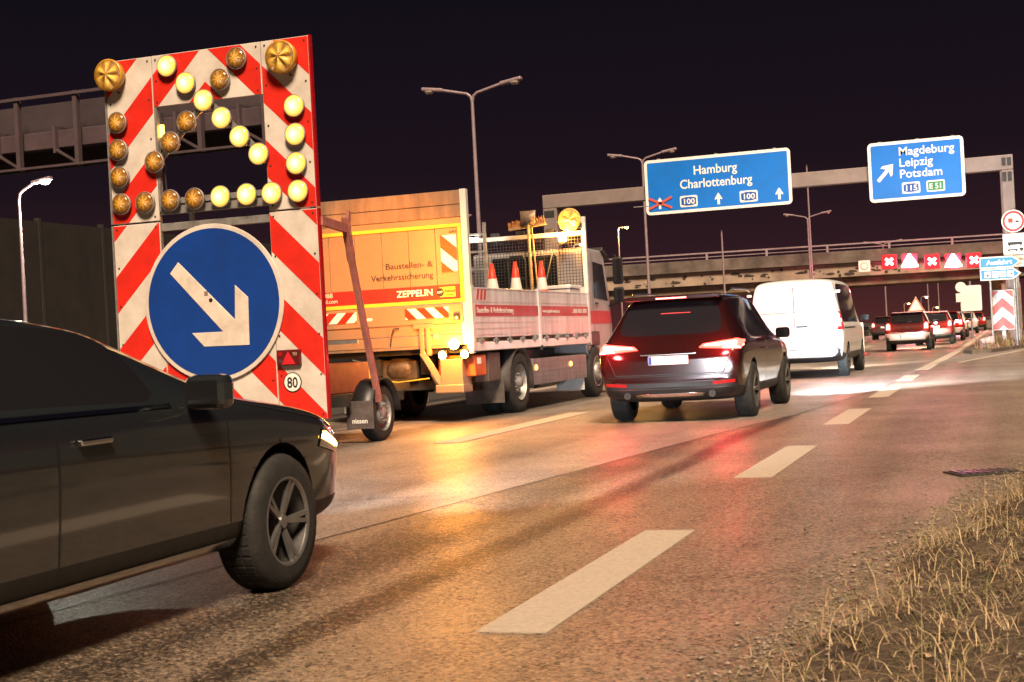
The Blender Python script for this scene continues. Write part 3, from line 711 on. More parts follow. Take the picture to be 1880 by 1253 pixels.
# drop sides
def dropside(s):
    X = s * 1.222
    for (y0, y1) in ((.11, 3.13), (3.27, 6.13)):
        pan = MB().bb(X - s * .03, X, y0, y1, 1.225, 1.975).build('drop_side', 'silver', TK, .004, 1)
        ribs = MB()
        for i, z in enumerate((1.27, 1.36, 1.45, 1.76, 1.955)): ribs.bb(X, X + s * .006, y0 + .01, y1 - .01, z, z + .012)
        ribs.build('rib', 'silver', pan)
        MB().bb(X, X + s * .005, y0 + .05, y1 - .01, 1.545, 1.715).build('red_band', 'band_red', pan)
        for i in range(5):
            hin = MB(); yy = y0 + .25 + i * (y1 - y0 - .5) / 4; hin.bb(X - s * .005, X + s * .02, yy - .10, yy + .10, 1.165, 1.20).bb(X, X + s * .022, yy - .02, yy + .02, 1.12, 1.24)
            hin.build('hinge', 'steel', pan)
    for y in (.05, 3.20, 6.19): MB().bb(X - s * .04, X + s * .014, y - .055, y + .055, 1.04, 2.0).build('stake_post', 'silver', TK, .006, 1)
    MB().bb(X - s * .05, X + s * .004, .11, 6.13, 1.03, 1.16).build('side_rail', 'body_white', TK, .006, 1)
dropside(1); dropside(-1)
for k in range(3): MB().prism([(.22 + k * .15, 1.79), (.30 + k * .15, 1.79), (.36 + k * .15, 1.95), (.28 + k * .15, 1.95)], 1.222, 1.2265, 'yz').build('red_slash', 'band_red', TK)
text('Baustellen- & Verkehrssicherung', .125, 'cone_white', TK, (1.230, .20, 1.595), 'right', width=1.65)
text('www.zeppelin-rental.com', .085, 'cone_white', TK, (1.230, 3.36, 1.60), 'right', width=.95)
text('...888 805 888', .115, 'cone_white', TK, (1.230, 5.05, 1.595), 'right', width=.95)
MB().bb(1.20, 1.25, 3.17, 3.23, .98, 1.06).build('latch', 'darksteel', TK)
# wheels, guards, boxes
for s in (-1, 1):
    wheel(TK, s * 1.06, 2.15, .49, .27, s, 'steel', 0, rim_k=.6, dish=.09); wheel(TK, s * .74, 2.15, .49, .27, s, 'steel', 0, rim_k=.6)
    wheel(TK, s * 1.04, 6.75, .49, .28, s, 'steel', 0, rim_k=.6, dish=-.02)
    gd = MB(); vs = []
    for i in range(13):
        t = math.pi * (-.06 + 1.12 * i / 12)
        for x in (s * .58, s * 1.215): vs.append((x, 2.15 + .60 * math.cos(t), .47 + .58 * math.sin(t)))
    gd.add(vs, [(2 * i, 2 * i + 1, 2 * i + 3, 2 * i + 2) for i in range(12)], True)
    o = gd.build('mudguard', pm('guard_plastic', (.05, .042, .040), .5, 0, .2, 6), TK); o.modifiers.new('solid', 'SOLIDIFY').thickness = .02
    MB().bb(s * .55, s * 1.20, 1.30, 1.315, .20, .62).build('mud_flap', pm('flap_dirty', (.10, .08, .065), .8, 0, .35, 5), TK, .004, 1)
    MB().bb(s * .62, s * 1.16, 5.85, 5.865, .18, .55).build('mud_flap', 'silver', TK)
    gp = MB().bb(s * 1.13, s * 1.195, 2.80, 5.95, .40, .84).build('side_guard', pm('guard_grey', (.22, .20, .205), .45, .4, .2, 5, streak=True), TK, .012)
    rb = MB()
    for z in (.46, .54, .62, .70, .78): rb.bb(s * 1.195, s * 1.203, 2.82, 5.93, z, z + .012)
    rb.build('rib', MATS['guard_grey'], gp)
    for y in (2.92, 4.9): MB().lathe(dome(.045, .03), (s * 1.203, y, .69), (-s, 0, 0), 16).build('marker_lamp', 'amber_soft', gp)
MB().bb(.55, 1.17, .75, 1.28, .55, 1.0).build('tool_box', pm('box_brown', (.10, .07, .06), .5, 0, .2, 6), TK, .02)
MB().bb(.60, 1.19, .12, .60, .66, .98).build('orange_box', pm('box_orange', (.60, .10, .015), .45, 0, .15, 6), TK, .02)
MB().bb(1.192, 1.197, .20, .36, .84, .93).build('sticker', 'sign_white', TK)
MB().lathe([(.001, -.5), (.2, -.5), (.24, -.45), (.24, .45), (.2, .5), (.001, .5)], (.85, 4.3, .55), (0, 1, 0), 20).build('fuel_tank', 'alloy', TK)
# bulkhead with wire mesh
for x in (-1.18, 1.18): MB().bb(x - .04, x + .04, 6.24, 6.31, 1.0, 3.42).build('bulkhead_post', 'body_white', TK, .006, 1)
MB().bb(-1.14, 1.14, 6.25, 6.30, 3.08, 3.16).build('bulkhead_rail', 'body_white', TK, .005, 1)
MB().bb(-1.14, 1.14, 6.25, 6.30, 1.12, 2.10).build('bulkhead_plate', 'silver', TK)
ms = MB()
for i in range(37): x = -1.12 + 2.24 * i / 36; ms.bb(x - .004, x + .004, 6.255, 6.263, 2.1, 3.08)
for i in range(17): z = 2.13 + .93 * i / 16; ms.bb(-1.14, 1.14, 6.246, 6.254, z - .004, z + .004)
ms.build('wire_mesh', 'darksteel', TK)
rk = MB().bb(-.9, .35, 6.30, 6.35, 3.10, 3.15)
for i in range(26): x = -.88 + i * .047; rk.bb(x, x + .014, 6.30, 6.34, 3.02, 3.12)
rk.build('roof_rack', 'darksteel', TK)
for x in (-.62, -.1, .5): MB().bb(x - .09, x + .09, 6.31, 6.38, 3.15, 3.24).build('rack_box', 'black', TK, .01)
# beacons on the bulkhead
h = MB().lathe([(.001, .10), (.15, .10), (.205, .04), (.222, .0), (.222, -.03), (.205, -.035)], (.94, 6.20, 3.37), (0, 1, 0), 36).build('flash_lamp', pm('housing_yellow', (.62, .42, .10), .4, 0, .1, 6), TK)
ln = MB(); vs = []
for k in range(9):
    r = .205 * k / 8
    for i in range(48):
        t = 2 * math.pi * i / 48; vs.append((.94 + r * math.cos(t), 6.165 - .05 * (1 - (k / 8) ** 2) + .04 * abs(math.cos(2.5 * t)) * math.sin(math.pi * k / 8), 3.37 + r * math.sin(t)))
ln.add(vs, [(k * 48 + i, k * 48 + (i + 1) % 48, (k + 1) * 48 + (i + 1) % 48, (k + 1) * 48 + i) for k in range(8) for i in range(48)], True).build('lens', 'beacon_lens', h)
MB().bb(1.06, 1.16, 6.22, 6.28, 3.20, 3.30).build('lamp_bracket', 'darksteel', TK)
bk = MB().cyl((.80, 6.12, 2.92), (.80, 6.12, 2.97), .08, None, 20).build('beacon', 'black', TK)
MB().lathe([(.068, 0), (.068, .10), (.05, .15), (.001, .165)], (.80, 6.12, 2.97), (0, 0, 1), 20).build('beacon_dome', 'amber', bk)
point_light('beacon_light', (.80, 6.0, 3.06), (1.0, .48, .10), 45, .06, TK)
# cab
cabp = [(6.36, .75), (8.15, .75), (8.22, 1.35), (8.10, 1.95), (7.80, 2.72), (7.62, 2.84), (6.42, 2.86), (6.36, 2.80)]
cab = MB().prism(cabp, -1.12, 1.12, 'yz').build('cab', pm('cab_white_dimmed', (.34, .32, .33), .35, 0, .1, 3, coat=.3), TK, .06, 3)  # truck white darkened in colour for the dim light on the cab
for s in (-1, 1):
    MB().prism([(6.95, 1.90), (7.92, 1.85), (7.66, 2.56), (6.95, 2.60)], s * 1.121, s * 1.127, 'yz').build('side_window', 'glass', cab)
    MB().prism([(6.42, 1.40), (8.14, 1.40), (8.10, 1.65), (6.42, 1.65)], s * 1.121, s * 1.125, 'yz').build('red_band', 'band_red', cab)
    MB().bb(s * 1.121, s * 1.124, 6.88, 6.89, .85, 2.75).bb(s * 1.121, s * 1.124, 8.02, 8.03, .85, 1.9).bb(s * 1.121, s * 1.124, 6.88, 8.03, .84, .85).build('door_gap', 'black', cab)
    MB().bb(s * 1.124, s * 1.15, 7.0, 7.16, 1.78, 1.81).build('door_handle', 'black', cab)
    MB().tube([(s * 1.10, 8.0, 2.72), (s * 1.35, 7.78, 2.74), (s * 1.42, 7.72, 2.66)], .022, 8).tube([(s * 1.10, 8.1, 1.75), (s * 1.36, 7.80, 1.78), (s * 1.42, 7.72, 1.86)], .022, 8).build('mirror_arm', 'black', cab)
    mi = MB().bb(s * 1.33, s * 1.53, 7.62, 7.74, 2.16, 2.70).build('mirror', 'black', cab, .04, 3)
    MB().bb(s * 1.35, s * 1.51, 7.612, 7.622, 2.20, 2.66).build('mirror_glass', 'glass', mi)
    m2 = MB().bb(s * 1.33, s * 1.53, 7.62, 7.74, 1.80, 2.10).build('wide_mirror', 'black', cab, .04, 3)
    MB().bb(s * 1.35, s * 1.51, 7.612, 7.622, 1.83, 2.07).build('mirror_glass', 'glass', m2)
MB().prism([(-1.0, 1.92), (1.0, 1.92), (.92, 2.64), (-.92, 2.64)], 7.86, 8.115).build('windscreen', 'glass', cab)
MB().prism([(7.55, 2.83), (8.10, 2.66), (8.12, 2.70), (7.60, 2.91)], -1.1, 1.16, 'yz').build('sun_visor', 'black', cab, .01)
MB().bb(-.7, .6, 6.33, 6.355, 2.15, 2.75).build('rear_window', 'glass', cab, .02)
MB().bb(-1.1, 1.1, 8.2, 8.5, .40, .95).build('front_bumper', 'body_white', cab, .05, 3)
MB().bb(1.10, 1.16, 6.50, 7.10, .98, 1.25).build('cab_step', 'black', cab, .02)
# ------------------------------------------------------------------ load on the truck: things of their own
def W(x, y, z): return (x - 8.62, y + 19.5, z)
ld = thing('plank_stack', 'stack of planks lying on the truck bed under the cones', 'planks', W(.72, 3.1, 1.12))
for i in range(5):
    for k in range(3): MB().bb(-.36 + .25 * k, -.13 + .25 * k, -1.75, 1.6 - .1 * ((i + k) % 3), .005 + i * .125, .125 + i * .125).build('plank', 'wood', ld, .006, 1)
CL = ['traffic cone with grey white band nearest the tail lift on the truck', 'middle traffic cone of the three standing on the truck bed', 'traffic cone with bright white band, frontmost of three on the truck']
for i, (x, y, tip) in enumerate(((.83, 2.05, 2.41), (.80, 3.3, 2.49), (.86, 4.55, 2.54))):
    c = thing('traffic_cone', CL[i], 'cone', W(x, y, 1.745), group='traffic cones on the truck bed')
    H_ = tip - 1.745
    MB().prism(rrect(-.19, .19, -.19, .19, .03), 0, .035, 'xy').build('foot', 'cone_red', c, .008, 1)
    prof = lambda a: .145 + (.028 - .145) * a
    for a, b, m_ in ((.03, .36, 'cone_red'), (.36, .63, 'cone_white'), (.63, 1.0, 'cone_red')):
        MB().lathe([(prof(a), a * H_), (prof(b), b * H_)] + ([(.018, H_ * 1.0), (.016, H_ - .02)] if b == 1.0 else []), (0, 0, 0), (0, 0, 1), 24).build('band' if m_ == 'cone_white' else 'cone_body', m_, c)
sh = thing('shovel', 'upturned shovel with square brown blade above the truck bulkhead', 'shovel', W(.19, 5.95, 1.12))
MB().cyl((.03, 0, .0), (0, 0, 2.2), .035, .03, 12).build('handle', 'wood', sh)
MB().add([(-.13, .0, 2.20), (.13, 0, 2.20), (.155, .02, 2.47), (-.155, .02, 2.47), (0, .06, 2.20), (0, .075, 2.47)], [(0, 4, 5, 3), (4, 1, 2, 5)], True).build('blade', pm('shovel_steel', (.26, .17, .11), .5, .5, .3, 9), sh).modifiers.new('solid', 'SOLIDIFY').thickness = .008
MB().bb(-.03, .03, -.02, .07, 2.05, 2.25).build('socket', 'darksteel', sh, .01)
br = thing('push_broom', 'push broom with orange bristles raised behind the shovel', 'broom', W(.12, 6.08, 1.12))
MB().beam((-.36, 0, 2.14), (.38, 0, 2.21), .06, .045).build('head', 'wood', br, .006)
for k in range(2):
    bz = MB()
    for i in range(46):
        t = (i + .5) / 46
        if (t < .42) != (k == 0): continue
        x = -.36 + .74 * t; z = 2.165 + .07 * t
        bz.cyl((x, random.uniform(-.02, .02), z), (x + random.uniform(-.03, .0), random.uniform(-.03, .03), z + random.uniform(.10, .14)), .008, .005, 5)
    bz.build('bristles', 'bristle', br)
MB().cyl((.1, .0, 2.15), (.22, -.03, .0), .016, None, 10).build('handle', 'wood', br)
rkx = thing('tool_rack', 'steel tool rack with rungs behind the tail wall on the truck', 'rack', W(-.83, 5.75, 1.12))
for x in (-.21, .21): MB().bb(x - .03, x + .03, -.03, .03, 0, 2.30).build('post', 'steel', rkx, .004, 1)
for z in (.95, 1.42, 1.75, 2.08): MB().bb(-.18, .18, -.02, .02, z - .02, z + .02).build('rung', 'steel', rkx)
for x in (-.05, .06):
    MB().cyl((x, -.06, 1.98), (x, .0, 1.98), .04, None, 14).build('lamp_unit', 'white_lamp', rkx)
ht = thing('hand_trolley', 'black tube frame hand trolley standing against the wire mesh', 'trolley', W(-.11, 6.05, 1.12))
MB().tube([(-.17, 0, .1), (-.17, 0, 1.55), (-.12, 0, 1.63), (.12, 0, 1.63), (.17, 0, 1.55), (.17, 0, .1)], .018, 8).build('frame', 'black', ht)
for z in (.4, .8, 1.2): MB().tube([(-.17, 0, z), (.17, 0, z)], .014, 8).build('cross_bar', 'black', ht)
MB().bb(-.2, .2, -.2, .02, .005, .03).build('toe_plate', 'black', ht)
tc_ = thing('tool_chest', 'light metal tool chest beside the right bulkhead post', 'chest', W(.90, 5.65, 1.12))
MB().bb(-.24, .24, -.35, .35, 0, .93).build('chest_body', 'silver', tc_, .015)
MB().bb(-.26, .26, -.37, .37, .935, 1.0).build('lid', 'body_white', tc_, .012)
MB().cyl((.0, -.376, .80), (.0, -.36, .80), .02, None, 10).build('lock', 'black', tc_)
sk = MB(); bm = bmesh.new(); bmesh.ops.create_icosphere(bm, subdivisions=3, radius=.3)
for v_ in bm.verts: v_.co = Vector((v_.co.x * 1.0, v_.co.y * 1.1, max(-.12, v_.co.z * .55))) * (1 + .25 * mnoise.noise(v_.co * 5))
me = bpy.data.meshes.new('tarp'); bm.to_mesh(me); bm.free()
for p_ in me.polygons: p_.use_smooth = True
tp = link('crumpled_tarp', me, pm('tarp_pink_grey', (.30, .22, .22), .6, 0, .2, 6), loc=W(.55, 5.65, 1.86)); tag(tp, 'crumpled grey tarp heaped against the mesh on the truck', 'tarp')
ps = thing('sand_box', 'dark box under the crumpled tarp on the truck bed', 'box', W(.40, 5.68, 1.12))
MB().bb(-.22, .24, -.34, .34, 0, .66).build('box_body', 'darksteel', ps, .02); MB().bb(-.24, .245, -.36, .36, .66, .70).build('lid', 'black', ps, .01)
pl = thing('iron_bar', 'thin dark iron bar leaning on the wire mesh', 'bar', W(.42, 5.2, 1.12))
MB().cyl((0, .0, .05), (.17, .98, 1.72), .016, None, 8).build('bar_shaft', 'darksteel', pl); MB().cyl((0, 0, .0), (0, .0, .06), .03, None, 8).build('bar_foot', 'darksteel', pl)

# ================================================================== CARS
def car_shell(st, glass_side, glass_rear, glass_front, wheels, wr_, W_, paint, side_rows=(5, 6), tail_black=None):
    """st: stations rear->front (y, zb, zs, zt, ws, wb, wr). returns dict of meshes and a BVH"""
    NR = 11
    verts, faces, mi = [], [], []
    def section(q):
        y, zb, zs, zt, ws, wb, wr = q
        d = zt - zs
        return [(0, zb), (ws * .80, zb), (ws * .97, zb + .05), (ws, zb + .16 * (zs - zb) + .05), (wb, zb + .62 * (zs - zb)), (wb - .006, zs - .02), (wb - .035, zs + .02 + .02 * d),
                (wr + .02, zs + d * .88), (wr - .05, zs + d * .965), (wr * .5, zt - .004), (0, zt)]
    secs = [section(q) for q in st]
    NS = len(st)
    idx = {}
    for j in range(NS):
        for i, (x, z) in enumerate(secs[j]):
            idx[j, i, 1] = len(verts); verts.append((x, st[j][0], z))
            if x > 1e-6: idx[j, i, -1] = len(verts); verts.append((-x, st[j][0], z))
            else: idx[j, i, -1] = idx[j, i, 1]
    def in_rng(y0, y1, rs): return any(a - 1e-4 <= y0 and y1 <= b + 1e-4 for a, b in rs)
    for j in range(NS - 1):
        y0, y1 = st[j][0], st[j + 1][0]
        for i in range(NR - 1):
            for s in (1, -1):
                a, b, c, d = idx[j, i, s], idx[j, i + 1, s], idx[j + 1, i + 1, s], idx[j + 1, i, s]
                f = (a, b, c, d) if s > 0 else (d, c, b, a)
                f = tuple(dict.fromkeys(f))
                if len(f) < 3: continue
                m_ = 0
                if i == 6 and in_rng(y0, y1, glass_side): m_ = 1
                if i in (8, 9) and (in_rng(y0, y1, glass_rear) or in_rng(y0, y1, glass_front)): m_ = 1
                if i in (0, 1): m_ = 2
                if i == 2: m_ = 2
                if tail_black and i in (8, 9) and in_rng(y0, y1, tail_black): m_ = 1
                faces.append(f); mi.append(m_)
    for j, rev in ((0, False), (NS - 1, True)):
        for i in range(NR - 1):
            f = [idx[j, i, 1], idx[j, i, -1], idx[j, i + 1, -1], idx[j, i + 1, 1]]
            f = tuple(dict.fromkeys(f))
            if len(f) < 3: continue
            faces.append(tuple(reversed(f)) if rev else f); mi.append(2 if i < 2 else 0)
    me = bpy.data.meshes.new('shell'); me.from_pydata(verts, [], faces)
    for m_ in range(3): me.materials.append(None)
    me.polygons.foreach_set('material_index', mi)
    bm = bmesh.new(); bm.from_mesh(me); bmesh.ops.recalc_face_normals(bm, faces=bm.faces)
    # crease along glass borders keeps the windows crisp
    cl = bm.edges.layers.float.new('crease_edge')
    for e_ in bm.edges:
        ms_ = {f.material_index for f in e_.link_faces}
        if len(ms_) > 1: e_[cl] = .55
    bm.to_mesh(me); bm.free()
    o = bpy.data.objects.new('shell', me); COL.objects.link(o)
    sub = o.modifiers.new('s', 'SUBSURF'); sub.levels = 3; sub.render_levels = 3
    cut = MB()
    for y in wheels:
        cut.cyl((-W_ - .3, y, wr_), (-W_ * .52, y, wr_), wr_ + .055, None, 32).cyl((W_ * .52, y, wr_), (W_ + .3, y, wr_), wr_ + .055, None, 32)
    co = cut.build('cut', None); 
    for m_ in range(3): co.data.materials.append(None)
    co.data.polygons.foreach_set('material_index', [2] * len(co.data.polygons))
    b = o.modifiers.new('b', 'BOOLEAN'); b.operation = 'DIFFERENCE'; b.object = co; b.solver = 'EXACT'
    bpy.context.view_layer.update()
    dg = bpy.context.evaluated_depsgraph_get(); ev = bpy.data.meshes.new_from_object(o.evaluated_get(dg))
    bpy.data.objects.remove(o); bpy.data.objects.remove(co)
    bm = bmesh.new(); bm.from_mesh(ev)
    bvh = BVHTree.FromBMesh(bm)
    parts = {}
    for k in range(3):
        b2 = bm.copy(); bmesh.ops.delete(b2, geom=[f for f in b2.faces if f.material_index != k], context='FACES')
        if k == 1:   # every pane on its own
            b2.verts.ensure_lookup_table(); seen = set(); panes = []
            for v in b2.verts:
                if v.index in seen: continue
                stack = [v]; comp = set()
                while stack:
                    q = stack.pop()
                    if q.index in comp: continue
                    comp.add(q.index); stack += [e_.other_vert(q) for e_ in q.link_edges]
                seen |= comp; panes.append(comp)
            ms_ = []
            for comp in panes:
                b3 = b2.copy(); b3.verts.ensure_lookup_table(); bmesh.ops.delete(b3, geom=[v for v in b3.verts if v.index not in comp], context='VERTS')
                mm = bpy.data.meshes.new('window'); b3.to_mesh(mm); b3.free(); ms_.append(mm)
            parts[1] = ms_
        else:
            mm = bpy.data.meshes.new('body'); b2.to_mesh(mm); parts[k] = mm
        b2.free()
    bm.free()
    for mm in [parts[0], parts[2]] + parts[1]:
        for p_ in mm.polygons: p_.use_smooth = True; p_.material_index = 0
        mm.materials.clear()
    return parts, bvh

def decal(bvh, poly, side, off, cuts=3):
    """flat outline (u,w) laid on the shell; rear/front: u=x w=z ; right/left: u=y w=z"""
    bm = bmesh.new(); vs = [bm.verts.new((u, 0, w)) for u, w in poly]; bm.faces.new(vs)
    bmesh.ops.triangulate(bm, faces=bm.faces[:])
    for _ in range(cuts):
        bmesh.ops.subdivide_edges(bm, edges=bm.edges[:], cuts=1, use_grid_fill=True); bmesh.ops.triangulate(bm, faces=bm.faces[:])
    D = {'rear': (Vector((0, -3, 0)), Vector((0, 1, 0))), 'front': (Vector((0, 9, 0)), Vector((0, -1, 0))), 'right': (Vector((3, 0, 0)), Vector((-1, 0, 0))), 'left': (Vector((-3, 0, 0)), Vector((1, 0, 0)))}[side]
    for v in bm.verts:
        u, w = v.co.x, v.co.z
        o = Vector((u, D[0].y, w)) if side in ('rear', 'front') else Vector((D[0].x, u, w))
        hit = bvh.ray_cast(o, D[1])
        if hit[0] is None:
            t = Vector((u, 0 if side == 'rear' else 4.4, w)) if side in ('rear', 'front') else Vector((.9 if side == 'right' else -.9, u, w)); h2 = bvh.find_nearest(t); v.co = h2[0] - D[1] * off
        else: v.co = hit[0] - D[1] * off
    me = bpy.data.meshes.new('decal'); bm.to_mesh(me); bm.free()
    for p_ in me.polygons: p_.use_smooth = True
    return me
def patch(name, bvh, poly, side, off, mat, parent, cuts=3, thick=0.0):
    o = link(name, decal(bvh, poly, side, off, cuts), mat, parent)
    if thick: m_ = o.modifiers.new('solid', 'SOLIDIFY'); m_.thickness = thick; m_.offset = 0
    return o
def gap_line(name, bvh, pts, side, w, parent, mat='black'):
    out = MB()
    for a, b in zip(pts[:-1], pts[1:]):
        n = max(1, int(math.hypot(b[0] - a[0], b[1] - a[1]) / .08)); dx, dz = b[0] - a[0], b[1] - a[1]; L = math.hypot(dx, dz); nx_, nz_ = -dz / L * w / 2, dx / L * w / 2
        prev = None
        for i in range(n + 1):
            t = i / n; cur = []
            for sg in (1, -1):
                u, z = a[0] + dx * t + nx_ * sg, a[1] + dz * t + nz_ * sg
                if side in ('rear', 'front'): o_, d_ = Vector((u, -3 if side == 'rear' else 9, z)), Vector((0, 1 if side == 'rear' else -1, 0))
                else: o_, d_ = Vector((3 if side == 'right' else -3, u, z)), Vector((-1 if side == 'right' else 1, 0, 0))
                h = bvh.ray_cast(o_, d_); cur.append(h[0] - d_ * .003 if h[0] is not None else None)
            if prev and None not in prev and None not in cur: out.add([prev[0], prev[1], cur[1], cur[0]], [(0, 1, 2, 3)])
            prev = cur
    return out.build(name, mat, parent) if out.v else None
def paint(name, col, rough=.28, metal=.3): return pm(name, col, rough, metal, .06, 3, coat=.7)
def fit_shell(root, parts, mat, dark='black'):
    body = link('body', parts[0], mat, root)
    link('underbody', parts[2], dark, root)
    for mm in parts[1]: link('window', mm, 'glass', root)
    return body
def number_plate(root, y, z, txt=None, w=.52):
    p_ = MB().prism(rrect(-w / 2, w / 2, z - .055, z + .055, .012), y - .012, y).build('number_plate', 'plate', root)
    MB().bb(-w / 2 + .004, -w / 2 + .046, y - .014, y - .011, z - .05, z + .05).build('plate_band', pm('plate_blue', (.01, .05, .35), .4), p_)
    return p_
def door_mirror(root, s, x, y, z, mat):
    m_ = MB().box((s * (x + .10), y, z), (.20, .12, .15)).build('door_mirror', mat, root, .04, 3)
    MB().bb(s * (x + .03), s * (x + .17), y - .066, y - .059, z - .05, z + .05).build('mirror_glass', 'glass', m_)

# ---------------- dark estate SUV in the middle lane
SV = thing('dark_suv', 'dark red black SUV with glowing brake lights behind the white van', 'car', (-4.10, 17.75, 0))
st = [(0.00, .46, .70, .80, .70, .80, .74), (.03, .36, .80, .90, .82, .90, .82), (.09, .30, .90, 1.02, .87, .935, .80), (.17, .28, .98, 1.12, .89, .945, .77), (.40, .26, 1.02, 1.42, .90, .95, .665), (.52, .25, 1.03, 1.55, .90, .95, .635), (.62, .25, 1.03, 1.605, .90, .95, .63),
      (.85, .25, 1.03, 1.635, .90, .95, .63), (1.2, .25, 1.025, 1.655, .90, .945, .635), (2.0, .25, 1.01, 1.665, .90, .94, .64), (2.6, .25, 1.0, 1.62, .90, .94, .63), (2.85, .25, .995, 1.56, .90, .94, .63), (3.45, .25, .98, 1.13, .90, .94, .72), (3.60, .26, .97, 1.04, .90, .935, .74),
      (4.2, .27, .90, .94, .88, .92, .70), (4.48, .30, .80, .84, .82, .86, .62), (4.62, .40, .62, .68, .66, .70, .5)]
parts, bvh = car_shell(st, [(.85, 2.6), (2.6, 2.85)], [(.17, .52)], [(2.85, 3.45)], (.90, 3.72), .36, .95, None)
PD = paint('paint_dark_red', (.022, .005, .005), .16, .2)
fit_shell(SV, parts, PD)
for s in (-1, 1):
    for y in (.90, 3.72): wheel(SV, s * .83, y, .36, .25, s)
    lamp = patch('tail_lamp', bvh, [(s * .40, .945), (s * .92, .905), (s * .935, 1.01), (s * .86, 1.035), (s * .45, .985)], 'rear', .012, 'tail', SV, 3, .02)
    patch('lamp_core', bvh, [(s * .46, .962), (s * .915, .965), (s * .92, 1.0), (s * .85, 1.015), (s * .48, .978)], 'rear', .028, 'brake_core', lamp, 3)
    patch('lamp_core', bvh, [(s * .70, .925), (s * .915, .915), (s * .915, .945), (s * .72, .945)], 'rear', .028, 'brake_core', lamp, 2)
    patch('lamp_wing', bvh, [(.10, .93), (.26, .95), (.20, 1.02), (.10, 1.01)], 'right' if s > 0 else 'left', .008, 'brake', lamp, 2)
    point_light('brake_glow', (s * .72, -.14, .96), (1.0, .05, .05), 15, .06, SV)
    patch('reflector', bvh, [(s * .56, .47), (s * .84, .49), (s * .84, .53), (s * .56, .51)], 'rear', .006, 'red_lens', SV, 2)
    MB().cyl((s * .55, -.02, .36), (s * .55, .2, .36), .045, None, 16).build('exhaust', 'darksteel', SV)
    door_mirror(SV, s, .93, 2.95, 1.07, PD)
    patch('headlamp', bvh, [(s * .50, .66), (s * .80, .68), (s * .84, .78), (s * .55, .76)], 'front', .01, 'head', SV, 2)
    MB().tube([(s * .64, .9, 1.665), (s * .66, 1.0, 1.69), (s * .665, 2.2, 1.70), (s * .655, 2.5, 1.67)], .014, 8).build('roof_rail', 'chrome', SV)
    for x_ in ((1.05, 1.06), (2.0, 2.0), (3.05, 3.02)):
        gap_line('door_gap', bvh, [(x_[0], .42), (x_[1], 1.0)], 'right' if s > 0 else 'left', .008, SV)
    MB().bb(s * .955, s * .97, 1.75, 1.93, .87, .90).build('door_handle', PD, SV, .006)
    patch('sill_trim', bvh, [(1.35, .30), (3.25, .30), (3.25, .38), (1.35, .38)], 'right' if s > 0 else 'left', .008, 'black', SV, 3)
spot('headlight_beam', (.66, 4.75, .78), (9.0, 30, -.1), (.72, .87, 1.0), 8500, 54, 1.0, SV, .35)
spot('headlight_beam', (-.66, 4.75, .78), (.4, 30, .2), (.72, .87, 1.0), 420, 50, 1.0, SV, .15)
MB().prism([(-.62, 1.575), (.62, 1.575), (.66, 1.61), (.58, 1.635), (-.58, 1.635), (-.66, 1.61)], .36, .66).build('roof_spoiler', PD, SV, .012)
MB().bb(-.20, .20, .352, .358, 1.590, 1.605).build('high_brake_lamp', 'brake', SV)
number_plate(SV, .012, .80)
MB().bb(-.36, .36, -.01, .06, .865, .885).build('tailgate_trim', 'chrome', SV, .006)
patch('bumper_trim', bvh, [(-.80, .36), (.80, .36), (.84, .44), (-.84, .44)], 'rear', .01, 'black', SV, 3, .012)
patch('skid_plate', bvh, [(-.42, .33), (.42, .33), (.46, .38), (-.46, .38)], 'rear', .03, 'chrome', SV, 2, .012)
gap_line('tailgate_gap', bvh, [(-.80, .86), (-.70, .62), (.70, .62), (.80, .86)], 'rear', .009, SV)
gap_line('bumper_gap', bvh, [(-.88, .60), (.88, .60)], 'rear', .006, SV)
MB().beam((-.02, .26, 1.19), (.22, .28, 1.22), .016, .02).build('rear_wiper', 'black', SV)

# ---------------- white van
VN = thing('white_van', 'bright white delivery van with plain rear doors ahead of the dark SUV', 'van', (-4.32, 30.9, 0)); VN.scale = (1.04, 1, 1.04)
st = [(0.0, .50, 1.02, 1.92, .86, .93, .78), (.03, .42, 1.06, 1.98, .92, .965, .80), (.10, .36, 1.08, 2.04, .94, .975, .80), (.3, .33, 1.08, 2.07, .95, .98, .79), (.55, .31, 1.08, 2.08, .95, .98, .79), (1.6, .30, 1.08, 2.09, .95, .98, .79), (2.7, .30, 1.08, 2.09, .95, .98, .79), (3.4, .30, 1.07, 2.06, .95, .975, .78), (3.7, .30, 1.06, 1.98, .95, .975, .78),
      (4.45, .30, 1.04, 1.26, .95, .97, .80), (4.6, .30, 1.02, 1.12, .94, .96, .80), (4.95, .32, .95, 1.0, .90, .92, .72), (5.12, .36, .84, .88, .82, .84, .62), (5.2, .44, .66, .72, .7, .72, .5)]
parts, bvh = car_shell(st, [(.3, .55), (.55, 1.6), (1.6, 2.7), (2.7, 3.7)], [], [(3.7, 4.45)], (1.0, 4.25), .34, .98, None)
PW = pm('paint_van_white', (.78, .77, .75), .3, 0, .05, 2, coat=.5)
fit_shell(VN, parts, PW)
